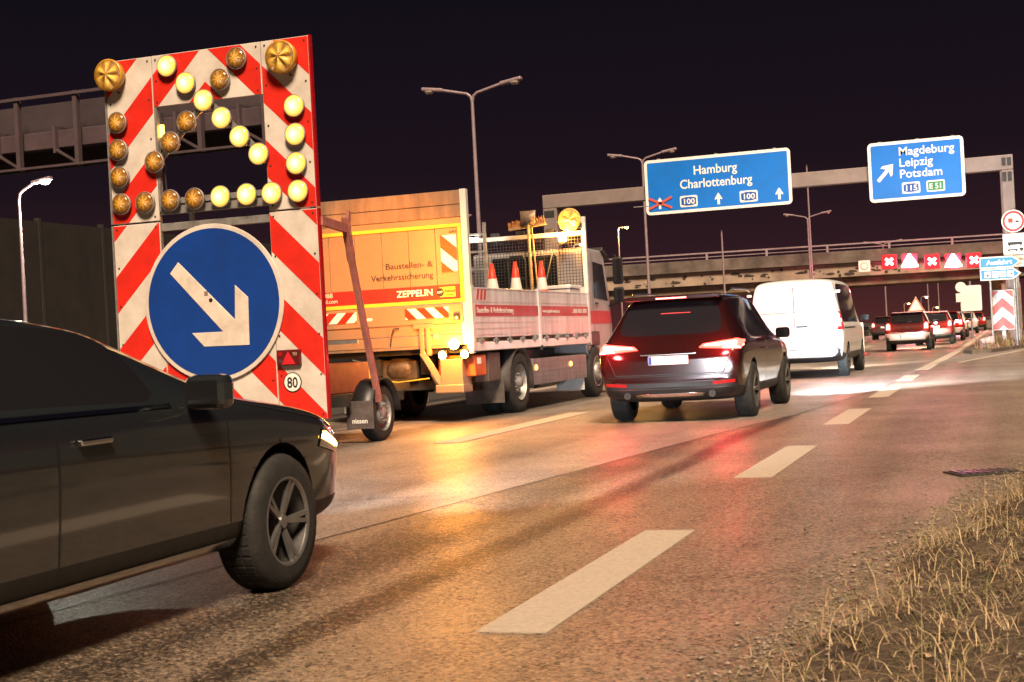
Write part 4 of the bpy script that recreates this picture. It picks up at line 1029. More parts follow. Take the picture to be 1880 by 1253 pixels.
for s in (-1, 1):
    for y in (1.0, 4.25): wheel(VN, s * .86, y, .34, .22, s)
    lamp = patch('tail_lamp', bvh, [(s * .86, .98), (s * .945, .98), (s * .94, 1.36), (s * .87, 1.36)], 'rear', .01, 'red_lens', VN, 2, .015)
    patch('lamp_wing', bvh, [(.03, .98), (.16, 1.0), (.14, 1.34), (.05, 1.36)], 'right' if s > 0 else 'left', .01, 'red_lens', lamp, 2, .012)
    patch('lamp_core', bvh, [(s * .865, 1.22), (s * .942, 1.22), (s * .94, 1.33), (s * .872, 1.33)], 'rear', .026, 'brake_core', lamp, 2)
    patch('lamp_core', bvh, [(s * .865, 1.06), (s * .942, 1.06), (s * .942, 1.14), (s * .866, 1.14)], 'rear', .026, 'brake', lamp, 2)
    point_light('brake_glow', (s * .92, -.12, 1.2), (1.0, .06, .05), 16, .05, VN)
    door_mirror(VN, s, .97, 4.05, 1.22, 'black')
    gap_line('door_gap', bvh, [(1.7, .45), (1.7, 1.95)], 'right' if s > 0 else 'left', .010, VN)
    gap_line('door_gap', bvh, [(2.75, .45), (2.75, 1.95)], 'right' if s > 0 else 'left', .010, VN)
    gap_line('side_rail', bvh, [(.35, 1.02), (2.6, 1.02)], 'right' if s > 0 else 'left', .03, VN)
    patch('side_trim', bvh, [(1.45, .40), (3.75, .40), (3.75, .50), (1.45, .50)], 'right' if s > 0 else 'left', .012, 'black', VN, 3)
    for z in (1.15, 1.75): MB().bb(s * .86, s * .955, -.015, .05, z, z + .05).build('hinge', PW, VN, .008)
    patch('headlamp', bvh, [(s * .55, .70), (s * .80, .74), (s * .82, .90), (s * .60, .86)], 'front', .01, 'head', VN, 2)
gap_line('door_gap', bvh, [(0, .60), (0, 1.93)], 'rear', .018, VN)
gap_line('door_gap', bvh, [(-.86, .98), (-.84, .60), (.84, .60), (.86, .98)], 'rear', .018, VN)
gap_line('crease', bvh, [(-.84, 1.38), (.84, 1.38)], 'rear', .02, VN, pm('crease_grey', (.35, .34, .33), .5))
MB().bb(.03, .27, -.035, .01, 1.065, 1.10).build('door_handle', 'black', VN, .01)
MB().prism(rrect(-.30, .30, .70, .86, .03), -.008, .02).build('plate_recess', PW, VN)
number_plate(VN, -.009, .77)
patch('rear_bumper', bvh, [(-.92, .44), (.92, .44), (.94, .58), (-.94, .58)], 'rear', .03, pm('bumper_light', (.60, .59, .58), .5, 0, .1, 4), VN, 3, .03)
patch('bumper_foot', bvh, [(-.80, .40), (.80, .40), (.86, .45), (-.86, .45)], 'rear', .022, 'black', VN, 2, .02)
MB().bb(-.12, .12, -.012, .01, 1.96, 1.985).build('high_brake_lamp', 'brake', VN)
spot('headlight_beam', (0, 5.3, .8), (1.0, 30, .1), (1.0, .85, .66), 1800, 70, .6, VN)

# ---------------- small hatchback and the queue ahead; red bodies have brake glow painted in
def hatch(name, label, loc, col, rough=.25, lit='brake', core='brake_core', scale=1.0, silver=True):
    root = thing(name, label, 'car', loc, group=None)
    p_ = paint('paint_' + name + str(len(MATS)), col, rough, .3)
    if 'hatch' not in first:
        st = [(0.0, .44, .62, .70, .70, .78, .70), (.03, .34, .76, .84, .77, .81, .72), (.09, .30, .86, .96, .79, .82, .69), (.14, .28, .90, 1.02, .80, .82, .67), (.30, .26, .93, 1.30, .80, .82, .60), (.38, .26, .935, 1.41, .80, .82, .585), (.48, .25, .935, 1.45, .80, .82, .58), (.8, .25, .935, 1.475, .80, .82, .58), (1.5, .25, .93, 1.48, .80, .82, .58), (2.05, .25, .92, 1.44, .80, .82, .575), (2.2, .25, .92, 1.40, .80, .82, .57),
              (2.85, .25, .91, 1.02, .80, .815, .62), (2.95, .25, .90, .96, .79, .81, .62), (3.3, .27, .82, .86, .76, .78, .56), (3.5, .32, .70, .74, .68, .70, .46), (3.56, .40, .56, .60, .58, .6, .4)]
        first['hatch'] = car_shell(st, [(.48, 2.2)], [(.14, .38)], [(2.2, 2.85)], (.62, 3.02), .285, .82, None)
        first['hatch_meshes'] = True
        parts, bvh = first['hatch']
    else:
        parts, bvh = first['hatch']; parts = {0: parts[0].copy(), 1: [m_.copy() for m_ in parts[1]], 2: parts[2].copy()}
        for m_ in [parts[0], parts[2]] + parts[1]: m_.materials.clear()
    fit_shell(root, parts, p_)
    for s in (-1, 1):
        for y in (.62, 3.02): wheel(root, s * .72, y, .285, .18, s)
        lamp = patch('tail_lamp', bvh, [(s * .60, .80), (s * .76, .80), (s * .75, 1.02), (s * .66, 1.06), (s * .60, .98)], 'rear', .01, 'tail', root, 2, .012)
        patch('lamp_core', bvh, [(s * .63, .84), (s * .74, .84), (s * .73, 1.0), (s * .67, 1.02), (s * .63, .96)], 'rear', .022, core, lamp, 2)
        point_light('brake_glow', (s * .68, -.12, .92), (1.0, .07, .05), 4, .05, root)
        door_mirror(root, s, .81, 2.42, .98, p_)
        gap_line('door_gap', bvh, [(1.25, .40), (1.25, .92)], 'right' if s > 0 else 'left', .008, root)
        gap_line('door_gap', bvh, [(2.45, .40), (2.45, .90)], 'right' if s > 0 else 'left', .008, root)
    if silver: patch('rear_bumper', bvh, [(-.78, .38), (.78, .38), (.80, .66), (-.80, .66)], 'rear', .012, pm('bumper_silver', (.46, .44, .43), .35, .3, .08, 4), root, 3, .012)
    patch('bumper_foot', bvh, [(-.70, .35), (.70, .35), (.74, .41), (-.74, .41)], 'rear', .03, 'black', root, 2, .012)
    number_plate(root, -.034 if silver else -.016, .55 if silver else .78)
    MB().prism([(-.54, 1.42), (.54, 1.42), (.56, 1.455), (.5, 1.47), (-.5, 1.47), (-.56, 1.455)], .26, .5).build('roof_spoiler', p_, root, .01)
    patch('badge', bvh, circ(0, .86, .045, 14), 'rear', .012, 'chrome', root, 1)
    gap_line('tailgate_gap', bvh, [(-.58, .95), (-.60, .70), (.60, .70), (.58, .95)], 'rear', .008, root)
    MB().beam((0, .17, 1.08), (.2, .19, 1.10), .014, .018).build('rear_wiper', 'black', root)
    return root
hc = hatch('small_hatchback', 'small hatchback painted in dark red brake glow with silver bumper, nearest of the queue under the bridge', (-3.52, 54.6, 0), (.075, .007, .006))
hb = spot('headlight_beam', (0, 3.6, .65), (0, 30, .1), (1.0, .84, .62), 1500, 70, .6, hc)
q2 = hatch('queued_car', 'car painted in red brake glow with flashing amber indicator just ahead of the small hatchback', (-3.05, 64.5, 0), (.14, .009, .007), silver=False)
MB().cyl((-.72, -.03, .96), (-.72, -.005, .96), .075, None, 14).build('indicator', glow('indicator_amber', (1.0, .55, .12), 22), q2)
q3 = hatch('queued_car', 'car painted in red brake glow with white number plate, third in the queue under the bridge', (-2.85, 73, 0), (.18, .012, .010), silver=True)
q4 = hatch('queued_car', 'pale silver car, fourth in the queue left of the white signboard', (-2.95, 84, 0), (.50, .48, .48), silver=False)
q5 = hatch('queued_car', 'pale car with dim tail lights, farthest of the queue near the chevron', (-2.7, 101, 0), (.55, .5, .45), silver=True)
q6 = hatch('queued_car', 'car painted in dark red brake glow far ahead in the next lane, left of the small hatchback', (-7.3, 92, 0), (.06, .02, .02), silver=False)
q7 = hatch('queued_car', 'dim silver car farthest away in the left lane under the bridge', (-7.0, 112, 0), (.30, .28, .28), silver=True)
q8 = hatch('queued_car', 'small car painted in red brake glow at the very head of the queue by the white signboard', (-2.4, 118, 0), (.2, .02, .015), silver=False)

# ---------------- dark grey car passing close on the left
NC = thing('grey_saloon', 'dark grey car passing close to the camera at the left edge', 'car', (-4.27, 2.40, 0))
st = [(0.0, .45, .70, .80, .70, .78, .66), (.05, .34, .84, .92, .82, .88, .74), (.15, .28, .92, 1.0, .86, .90, .74), (.6, .24, .97, 1.06, .88, .91, .72), (.8, .23, .97, 1.10, .88, .91, .70), (1.35, .22, .97, 1.33, .88, .91, .60), (1.7, .22, .965, 1.37, .88, .91, .59), (2.2, .22, .955, 1.375, .88, .91, .59), (2.6, .22, .945, 1.33, .88, .91, .59), (2.8, .22, .94, 1.27, .88, .91, .60),
      (3.45, .22, .92, 1.0, .88, .905, .70), (3.6, .22, .91, .955, .88, .90, .72), (4.2, .23, .84, .885, .86, .885, .68), (4.5, .25, .76, .80, .82, .84, .62), (4.66, .28, .66, .70, .74, .76, .54), (4.74, .34, .54, .58, .62, .64, .44)]
parts, bvh = car_shell(st, [(1.35, 2.8)], [(.8, 1.35)], [(2.8, 3.45)], (.95, 3.78), .33, .91, None)
PG = pm('paint_dark_grey', (.014, .017, .020), .10, .0, .05, 3, coat=1.0)
fit_shell(NC, parts, PG)
for s in (-1, 1):
    sd = 'right' if s > 0 else 'left'
    for y in (.95, 3.78): wheel(NC, s * .80, y, .33, .23, s)
    hl = patch('headlamp', bvh, [(s * .46, .60), (s * .72, .60), (s * .80, .70), (s * .76, .745), (s * .50, .69)], 'front', .008, 'chrome', NC, 3, .01)
    patch('headlamp_wing', bvh, [(4.22, .66), (4.52, .60), (4.56, .66), (4.30, .76)], sd, .008, 'chrome', hl, 3)
    patch('indicator', bvh, [(4.26, .70), (4.50, .635), (4.52, .655), (4.30, .735)], sd, .013, glow('indicator_strip', (1.0, .48, .06), 12), hl, 2)
    patch('headlamp_core', bvh, [(s * .54, .63), (s * .70, .63), (s * .74, .68), (s * .56, .67)], 'front', .016, 'head', hl, 2)
    door_mirror(NC, s, .90, 2.98, 1.0, PG)
    gap_line('door_gap', bvh, [(3.30, .34), (3.28, .9)], sd, .006, NC)
    gap_line('crease', bvh, [(.9, .80), (2.4, .775), (4.1, .70)], sd, .006, NC)
    MB().bb(s * .905, s * .935, 2.16, 2.36, .835, .862).build('door_handle', 'chrome', NC, .008)
    patch('arch_trim', bvh, [(4.14 + .0, .33), (4.17, .33), (4.05, .62), (3.78, .735), (3.51, .62), (3.39, .33), (3.42, .33), (3.535, .60), (3.78, .70), (4.025, .60)], sd, .006, 'black', NC, 2)
    gap_line('door_gap', bvh, [(2.05, .34), (2.05, .93)], sd, .006, NC)
    patch('sill_trim', bvh, [(1.36, .255), (3.36, .255), (3.36, .31), (1.36, .31)], sd, .008, 'chrome', NC, 3)
    patch('waist_trim', bvh, [(1.36, .958), (2.85, .945), (2.85, .962), (1.36, .975)], sd, .006, 'chrome', NC, 3)
    patch('tail_lamp', bvh, [(s * .50, .78), (s * .82, .78), (s * .82, .88), (s * .52, .86)], 'rear', .01, 'tail', NC, 2)
patch('grille', bvh, [(-.36, .42), (.36, .42), (.42, .60), (-.42, .60)], 'front', .01, 'black', NC, 3, .01)
patch('lower_intake', bvh, [(-.55, .30), (.55, .30), (.6, .38), (-.6, .38)], 'front', .01, 'black', NC, 3, .01)
gap_line('bonnet_gap', bvh, [(3.42, .935), (4.3, .80)], 'right', .006, NC)
spot('headlight_beam', (.62, 4.85, .66), (1.9, 32, .0), (.86, .93, 1.0), 700, 44, .7, NC)
spot('headlight_beam', (-.62, 4.85, .66), (.2, 32, .0), (.86, .93, 1.0), 500, 44, .7, NC)

# ================================================================== SIGN GANTRY
GY = 52.5
GA = thing('sign_gantry', 'tall steel sign gantry spanning the motorway', 'gantry', (0, GY, 0))
MB().bb(-16.75, .46, .0, .42, 6.20, 6.72).build('cross_beam', 'gantry', GA, .02)
MB().bb(-16.75, -16.2, .0, .42, 0, 6.19).build('leg', 'gantry', GA, .02)
MB().bb(.06, .46, .0, .42, 0, 6.19).build('leg', 'gantry', GA, .02)
for x0, x1 in ((.09, .22), (.27, .40)): MB().bb(x0, x1, -.02, .0, 6.35, 6.62).bb(x0, x1, -.02, .0, 5.80, 6.12).build('splice_plate', 'darksteel', GA)
for x in (-16.5,): MB().bb(x - .2, x + .2, -.02, .0, 5.85, 6.10).build('splice_plate', 'darksteel', GA)
def sign_base(root, x0, x1, z0, z1, face, r=.16, rim=.11, mat='sign_blue'):
    p_ = MB().prism(rrect(x0, x1, z0, z1, r), -.04, 0).build('panel', 'sign_white', root)
    MB().prism(rrect(x0 + rim, x1 - rim, z0 + rim, z1 - rim, max(.01, r - rim)), -.046, -.038).build('face', mat, p_)
    return p_
def shield(root, cx, cz, w, h, txt, mat='plate_navy', y=-.05, hexa=True):
    M.setdefault('plate_navy', pm('plate_navy', (.006, .07, .34), .45, 0, .05))
    p_ = MB().prism(rrect(cx - w / 2, cx + w / 2, cz - h / 2, cz + h / 2, h * .14), y - .004, y + .003).build('route_plate', 'sign_white', root)
    a, b = w / 2 - .05, h / 2 - .05
    if hexa: MB().prism([(cx - a, cz - b * .72), (cx - a * .4, cz - b), (cx + a * .4, cz - b), (cx + a, cz - b * .72), (cx + a, cz + b * .72), (cx + a * .4, cz + b), (cx - a * .4, cz + b), (cx - a, cz + b * .72)], y - .008, y - .003).build('plate_face', mat, p_)
    else: MB().prism(rrect(cx - a, cx + a, cz - b, cz + b, .03), y - .008, y - .003).build('plate_face', mat, p_)
    text(txt, h * .66, 'sign_white', p_, (cx, y - .012, cz - h * .235), align='CENTER', bold=.02, width=w * .62)
def up_arrow(root, cx, cz, h, y=-.05):
    w = h * .62
    MB().prism([(cx - .10 * h, cz - h / 2), (cx + .10 * h, cz - h / 2), (cx + .10 * h, cz - .02 * h), (cx + w * .5, cz - .10 * h), (cx + w * .5, cz + .02 * h), (cx, cz + h / 2), (cx - w * .5, cz + .02 * h), (cx - w * .5, cz - .10 * h), (cx - .10 * h, cz - .02 * h)], y - .006, y).build('arrow', 'sign_white', root)
S1 = thing('direction_sign', 'wide blue direction sign reading Hamburg Charlottenburg on the gantry', 'sign', (0, GY - .10, 0))
X0, X1, Z0, Z1 = -12.62, -7.16, 5.60, 7.66
sign_base(S1, X0, X1, Z0, Z1, None)
cx = (X0 + X1) / 2
text('Hamburg', .47, 'sign_white', S1, (cx - .05, -.050, 6.98), align='CENTER', bold=.012, width=1.62)
text('Charlottenburg', .47, 'sign_white', S1, (cx - .05, -.050, 6.49), align='CENTER', bold=.012, width=2.70)
for x in (-12.08, -9.86, -7.62): up_arrow(S1, x, 6.02, .44)
for x in (-10.98, -8.74): shield(S1, x, 6.01, .66, .42, '100')
for sg in (-1, 1): MB().beam((-12.50, -.07, 6.02 - sg * .20), (-11.62, -.07, 6.02 + sg * .20), .085, .012, (0, 1, 0)).build('cross_bar', pm('tape_red', (.62, .10, .07), .5, 0, .2, 20), S1)
MB().cyl((-13.1, -.03, 5.95), (-12.5, -.03, 5.95), .02, None, 8).build('tape_rod', 'steel', S1)
MB().bb(X0 + .5, X0 + .62, .0, .10, 5.65, 7.70).build('bracket', 'steel', S1); MB().bb(X1 - .62, X1 - .5, .0, .10, 5.65, 7.70).build('bracket', 'steel', S1); MB().bb(-9.95, -9.83, .0, .10, 5.65, 7.70).build('bracket', 'steel', S1)
S2 = thing('direction_sign', 'blue exit direction sign reading Magdeburg Leipzig Potsdam', 'sign', (0, GY - .10, 0))
X0, X1, Z0, Z1 = -4.42, -1.14, 5.40, 7.52
sign_base(S2, X0, X1, Z0, Z1, None)
for t_, z in (('Magdeburg', 7.0), ('Leipzig', 6.60), ('Potsdam', 6.20)): text(t_, .42, 'sign_white', S2, (-3.36, -.050, z), bold=.012, width={'Magdeburg': 1.88, 'Leipzig': 1.14, 'Potsdam': 1.44}[t_])
ar = [(0, -.05), (.42, -.05), (.36, -.20), (.66, .0), (.36, .20), (.42, .05), (0, .05)]
ar = [(0, -.062), (.50, -.062), (.40, -.235), (.50, -.235), (.80, 0), (.50, .235), (.40, .235), (.50, .062), (0, .062)]
t = R(47); MB().prism([(-4.10 + x * math.cos(t) - z * math.sin(t), 6.14 + x * math.sin(t) + z * math.cos(t)) for x, z in ar], -.056, -.05).build('arrow', 'sign_white', S2)
shield(S2, -2.98, 5.83, .62, .40, '115'); shield(S2, -2.14, 5.83, .62, .40, 'E 51', 'sign_green', hexa=False)
for x in (-4.0, -2.7, -1.5): MB().bb(x - .06, x + .06, .0, .10, 5.45, 7.55).build('bracket', 'steel', S2)

# ================================================================== BRIDGE
BR = thing('road_bridge', 'weathered concrete motorway bridge crossing behind the gantry', 'bridge', (-10, 121.5, 0), R(7.5))
def fascia(name, z0, z1, y0, y1, mat, x0=-70, x1=15): return MB().bb(x0, x1, y0, y1, z0, z1).build(name, mat, BR, .03, 1)
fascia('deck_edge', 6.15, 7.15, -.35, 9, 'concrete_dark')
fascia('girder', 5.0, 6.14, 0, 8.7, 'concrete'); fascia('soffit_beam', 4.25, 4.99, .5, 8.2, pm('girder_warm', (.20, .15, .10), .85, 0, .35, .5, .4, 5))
for i in range(17): MB().bb(-69 + i * 5, -68.82 + i * 5, -.25, -.07, 7.15, 7.75).build('rail_post', 'pole', BR)
MB().bb(-70, 15, -.26, -.10, 7.66, 7.78).build('hand_rail', 'pole', BR); MB().bb(-70, 15, -.2, -.12, 7.36, 7.42).build('hand_rail', 'pole', BR)
sp_ = MB(); rs = random.Random(11)
for k in range(64):
    x = rs.uniform(-22, 3); z = rs.uniform(5.12, 6.0); r = rs.uniform(.06, .15); el = rs.choice((1, 1, 1, 1.8, 3.5))
    sp_.prism([(x + r * el * math.cos(a * math.pi / 4) * rs.uniform(.7, 1.2), z + r * math.sin(a * math.pi / 4) * rs.uniform(.7, 1.2)) for a in range(8)], -.012, .02)
o = sp_.build('spalled_patches', pm('spall_dark', (.045, .032, .026), .95, 0, .2, 3), BR); o['kind'] = 'stuff'
for x in (-50, -30, -19.2): MB().bb(x - .5, x + .5, 2, 7, -.1, 4.24).build('pier', 'concrete', BR, .03, 1)
MB().bb(9.9, 11.4, 1, 8, -.1, 4.24).build('pier', 'concrete', BR, .03, 1)
# lane signals on the bridge
LSY = 119.3
def lane_sig(x, z, kind, label):
    r_ = thing('lane_signal', label, 'signal', (x, LSY + .0, z), group='lane signals on the bridge')
    MB().bb(-.62, .62, -.12, .12, -.62, .62).build('housing', 'black', r_, .03)
    if kind == 'x':
        MB().prism(rrect(-.56, .56, -.56, .56, .04), -.128, -.12).build('red_panel', glow('signal_red_panel', (.75, .012, .015), .55), r_)
        for sg in (-1, 1): MB().beam((-.27, -.135 - .002 * sg, -.25 * sg), (.27, -.135 - .002 * sg, .25 * sg), .20, .012, (0, 1, 0)).build('cross_bar', glow('signal_white', (1, .72, .66), 3), r_)
    else:
        fr_ = MB()
        for a, b in (((-.58, -.58), (.58, -.58)), ((.58, -.58), (.58, .58)), ((.58, .58), (-.58, .58)), ((-.58, .58), (-.58, -.58))): fr_.beam((a[0], -.13, a[1]), (b[0], -.13, b[1]), .04, .01, (0, 1, 0))
        fr_.build('red_frame', glow('signal_red_frame', (.8, .02, .03), .6), r_)
        MB().prism([(-.62, -.46), (.62, -.46), (.62, -.34), (.06, .60), (-.06, .60), (-.62, -.34)], -.16, -.13).build('warning_triangle', glow('signal_triangle', (1.0, .86, .90), 14), r_)
        point_light('signal_glow', (0, -.9, -.1), (1.0, .12, .22), 550, .3, r_)
    MB().bb(-.05, .05, .12, 1.9, .2, .3).build('bracket', 'darksteel', r_)
lane_sig(-8.80, 5.96, 'x', 'leftmost red lane signal with white cross on the bridge')
lane_sig(-7.20, 5.88, 't', 'left lane signal with glowing white triangle')
lane_sig(-5.46, 5.76, 'x', 'red lane signal with white cross between the two triangles')
lane_sig(-3.84, 5.66, 't', 'right lane signal with glowing white triangle')
lane_sig(-2.25, 5.64, 'x', 'rightmost red lane signal with cross beside the exit arrow sign')
ss = thing('square_sign', 'small white square sign with grey ring on the bridge', 'sign', (-10.75, 118.9, 5.72))
MB().prism(rrect(-.46, .46, -.46, .46, .08), -.06, 0).build('panel', 'sign_white', ss)
MB().lathe([(.25, -.07), (.30, -.07), (.30, -.06), (.25, -.06)], (0, 0, 0), (0, 1, 0), 32).build('ring', pm('ring_grey', (.35, .30, .24), .5), ss)
MB().bb(-.05, .05, 0, 1.8, -.1, 0).build('bracket', 'darksteel', ss)

# ================================================================== ROADSIDE SIGNS ON THE RIGHT
cv = thing('chevron_marker', 'red and white chevron marker board on a post in the fork island', 'sign', (-.12, 50.6, .13))
MB().bb(-.06, .06, .01, .10, -.1, .60).build('post', 'steel', cv)
p_ = MB().prism(rrect(-.38, .36, .52, 1.86, .04), -.02, .01).build('board', 'sign_white', cv)
for k in range(4):
    z0 = 1.60 - k * .62
    for sg in (-1, 1):
        poly = [(-.01, z0 + .31), (sg * .355 - .01, z0 - .02), (sg * .355 - .01, z0 + .29), (-.01, z0 + .62)]
        poly = clip_half(poly, lambda q: q[1] - .54); 
        if len(poly) > 2: poly = clip_half(poly, lambda q: 1.84 - q[1])
        if len(poly) > 2: MB().prism(poly, -.026, -.018).build('red_chevron', pm('chevron_red', (.60, .06, .05), .4, 0, .08), p_)
ex = thing('exit_arrow_sign', 'pair of blue arrow shaped signs reading Ausfahrt on a post', 'sign', (-.02, 50.0, .13))
for x in (-.45, .30): MB().cyl((x, .05, -.1), (x, .05, 2.98), .04, None, 10).build('post', 'steel', ex)
for z in (2.78, 2.38):
    q_ = [(-.76, z - .19), (.28, z - .19), (.54, z), (.28, z + .19), (-.76, z + .19)]
    b_ = MB().prism(q_, -.03, 0).build('arrow_board', 'sign_white', ex, .02, 2)
    q2_ = [(-.725, z - .15), (.265, z - .15), (.47, z), (.265, z + .15), (-.725, z + .15)]
    MB().prism(q2_, -.037, -.028).build('face', 'cyan', b_)
    if z > 2.5: text('Ausfahrt', .22, 'sign_white', b_, (-.14, -.041, z - .075), align='CENTER', bold=.02, width=.82)
    else:
        for k in range(4):
            x = -.52 + k * .24; pc = MB().bb(x - .10, x + .10, -.041, -.036, z - .10, z + .10).build('pictogram', 'sign_white', b_)
            if k == 0: MB().prism(circ(x, z - .03, .04, 12), -.045, -.041).build('symbol', 'sign_black', pc)
            elif k == 1: MB().bb(x - .05, x + .05, -.045, -.041, z - .05, z + .06).build('symbol', pm('symbol_grey', (.45, .45, .42), .5), pc)
            elif k == 2: MB().bb(x - .08, x + .08, -.045, -.041, z - .02, z + .02).build('symbol', 'sign_red', pc)
            else: MB().prism([(x - .05, z - .03), (x + .06, z - .03), (x + .06, z + .05), (x + .0, z + .0)], -.045, -.041).build('symbol', 'sign_black', pc)
nt = thing('truck_ban_sign', 'round no overtaking for trucks sign above two white plates', 'sign', (.36, 51.2, .1))
MB().cyl((0, .05, -.1), (0, .05, 5.4), .045, None, 10).build('post', 'steel', nt)
d_ = MB().prism(circ(0, 5.05, .46, 40), -.02, .0).build('disc', 'sign_white', nt)
MB().lathe([(.33, -.03), (.42, -.03), (.42, -.018), (.33, -.018)], (0, 0, 5.05), (0, 1, 0), 40, False).build('red_ring', 'sign_red', d_)
MB().bb(-.20, -.02, -.028, -.02, 5.0, 5.17).bb(-.18, -.14, -.028, -.02, 4.95, 5.0).bb(-.08, -.04, -.028, -.02, 4.95, 5.0).build('truck_symbol', 'sign_red', d_)
MB().bb(.05, .25, -.028, -.02, 4.99, 5.03).bb(.09, .19, -.028, -.02, 5.03, 5.07).build('car_symbol', 'sign_black', d_)
pl_ = MB().prism(rrect(-.44, .50, 3.68, 4.54, .04), -.02, 0).build('plate', 'sign_white', nt)
text('auch', .20, pm('ink_brown', (.20, .13, .08), .5), pl_, (.03, -.024, 4.34), align='CENTER', width=.42)
for z, segs in ((4.08, ((-.26, .30, .12),)), (3.86, ((-.28, .12, .05), (.18, .34, .09)))):
    for a, b, h_ in segs:
        MB().bb(a, b, -.026, -.02, z, z + h_).build('vehicle_symbol', 'sign_black', pl_)
        for wx in (a + .06, b - .06): MB().prism(circ(wx, z - .02, .03, 10), -.026, -.02).build('wheel_symbol', 'sign_black', pl_)
p2_ = MB().prism(rrect(-.44, .50, 3.18, 3.65, .04), -.02, 0).build('plate', 'sign_white', nt)
text('Brücken-', .17, MATS['ink_brown'], p2_, (.03, -.024, 3.45), align='CENTER', width=.66); text('schäden', .17, MATS['ink_brown'], p2_, (.03, -.024, 3.26), align='CENTER', width=.6)
nt.scale = (.83, .83, .83); nt.location.z = .12
ws = thing('white_signboard', 'bright white square signboard seen beyond the chevron', 'sign', (-1.75, 78, 0))
MB().cyl((0, .05, 0), (0, .05, 3.0), .05, None, 10).build('post', 'steel', ws)
MB().prism(rrect(-.50, .55, 1.45, 2.78, .08), -.03, 0).build('panel', 'sign_white', ws)
MB().prism(circ(-.46, 2.72, .27, 24), -.05, -.032).build('round_plate', 'sign_white', ws); MB().bb(-.72, -.42, -.05, -.032, 1.95, 2.4).build('small_plate', 'sign_white', ws)
wt = thing('warning_sign', 'white triangular warning sign above the small hatchback roof', 'sign', (-4.45, 77, 0))
MB().cyl((0, .05, 0), (0, .05, 2.2), .04, None, 10).build('post', 'steel', wt)
p_ = MB().prism([(-.46, 1.56), (.46, 1.56), (0, 2.36)], -.02, 0).build('panel', 'sign_white', wt, .03, 2)
for a, b in (((-.40, 1.60), (.40, 1.60)), ((.40, 1.60), (0, 2.29)), ((0, 2.29), (-.40, 1.60))): MB().beam((a[0], -.026, a[1]), (b[0], -.026, b[1]), .06, .008, (0, 1, 0)).build('red_edge', pm('edge_faded_red', (.62, .22, .12), .5), p_)
dl = thing('delineator', 'white plastic delineator beacon left of the small hatchback', 'beacon', (-4.85, 50.5, 0))
MB().bb(-.14, .14, -.03, .03, .10, 1.15).build('blade', 'sign_white', dl, .04, 2); MB().bb(-.25, .25, -.18, .18, .002, .10).build('foot', pm('foot_red', (.35, .04, .03), .6), dl, .02)
bm = bmesh.new(); bmesh.ops.create_icosphere(bm, subdivisions=2, radius=.28)
for v_ in bm.verts: v_.co = v_.co * (1 + .5 * mnoise.noise(v_.co * 6)); v_.co.z *= .7
me = bpy.data.meshes.new('bag'); bm.to_mesh(me); bm.free()
tag(link('crumpled_bag', me, pm('bag_pink', (.42, .32, .33), .5, 0, .2, 6), loc=(-.62, 49.2, .28)), 'crumpled pale bag lying in the scrub by the chevron post', 'bag')

# ================================================================== LAMP POSTS
def lamp_head(root, p, d, lit=None, L=.75):
    p = Vector(p); d = Vector(d).normalized()
    hd = MB().beam(p - d * .1, p + d * L, .26, .13).build('lamp_head', 'pole', root, .04, 2)
    c = p + d * (L * .62); MB().lathe([(.001, -.12), (.10, -.105), (.17, -.05), (.18, .0)], c - Vector((0, 0, .06)), (0, 0, 1), 18).build('lamp_glass', lit or pm('lamp_glass_dull', (.55, .45, .36), .25, 0, .2, 9), hd)
    return c
def street_lamp(label, x, y, h, arms, r=.10, lit=None, rise=.25):
    """arms: list of (dx, dz)"""
    root = thing('street_lamp', label, 'lamp post', (x, y, 0), group='street lamps along the motorway')
    MB().cyl((0, 0, -.1), (0, 0, h - .3), r, r * .6, 14).build('pole', 'pole', root)
    ends = []
    for dx in arms:
        s = 1 if dx > 0 else -1
        MB().tube([(0, 0, h - .35), (s * .05, 0, h - .12), (s * .2, 0, h), (dx, 0, h + rise)], r * .55, 10).build('arm', 'pole', root)
        ends.append(lamp_head(root, (dx, 0, h + rise), (s, 0, .15 if rise else 0), lit))
    return root, ends
street_lamp('tall double armed street lamp rising behind the works truck', -18.5, 50, 10.5, (-1.25, 1.25))
street_lamp('double armed street lamp partly hidden by the Hamburg sign', -18.4, 76, 10.75, (-1.2, 1.2))
street_lamp('double armed street lamp right of the Hamburg sign', -15.0, 118, 10.0, (-1.2, 1.2))
street_lamp('faint far double armed street lamp above the lane signals', -13.0, 168, 10.0, (-1.4, 1.4))
street_lamp('single armed street lamp beside the right gantry leg', .05, 84, 9.7, (-1.3,), r=.07, rise=.05)
street_lamp('thin distant street lamp rising left of the tall double lamp', -43.5, 112, 11.9, (.7,), r=.09, rise=0)
rt, en = street_lamp('lit white street lamp standing alone at the left edge', -35.2, 45, 7.85, (.75,), r=.085, lit=glow('lamp_white_lit', (1.0, .97, .85), 30))
point_light('lamp_light', tuple(en[0] - Vector((0, 0, .35))), (1, .93, .75), 700, .12, rt)
rt, en = street_lamp('lit orange street lamp above the bridge rail', -38.9, 148, 12.7, (.5,), r=.10, rise=0, lit=glow('lamp_orange_lit', (1.0, .40, .06), 40))
point_light('lamp_light', tuple(en[0] - Vector((0, 0, .4))), (1, .5, .12), 1500, .15, rt)
rt, en = street_lamp('lit white lamp low beside the truck mirror', -38.0, 128, 9.9, (.3,), r=.08, rise=0, lit=glow('lamp_yellow_lit', (1.0, .88, .55), 60))
rt, en = street_lamp('orange lamp glowing under the bridge above the SUV roof', -30.0, 129.5, 3.9, (.3,), r=.05, rise=0, lit=glow('lamp_orange_low', (1.0, .55, .14), 40))
point_light('lamp_light', tuple(en[0] - Vector((0, 0, -.05))), (1, .5, .12), 3000, .12, rt)
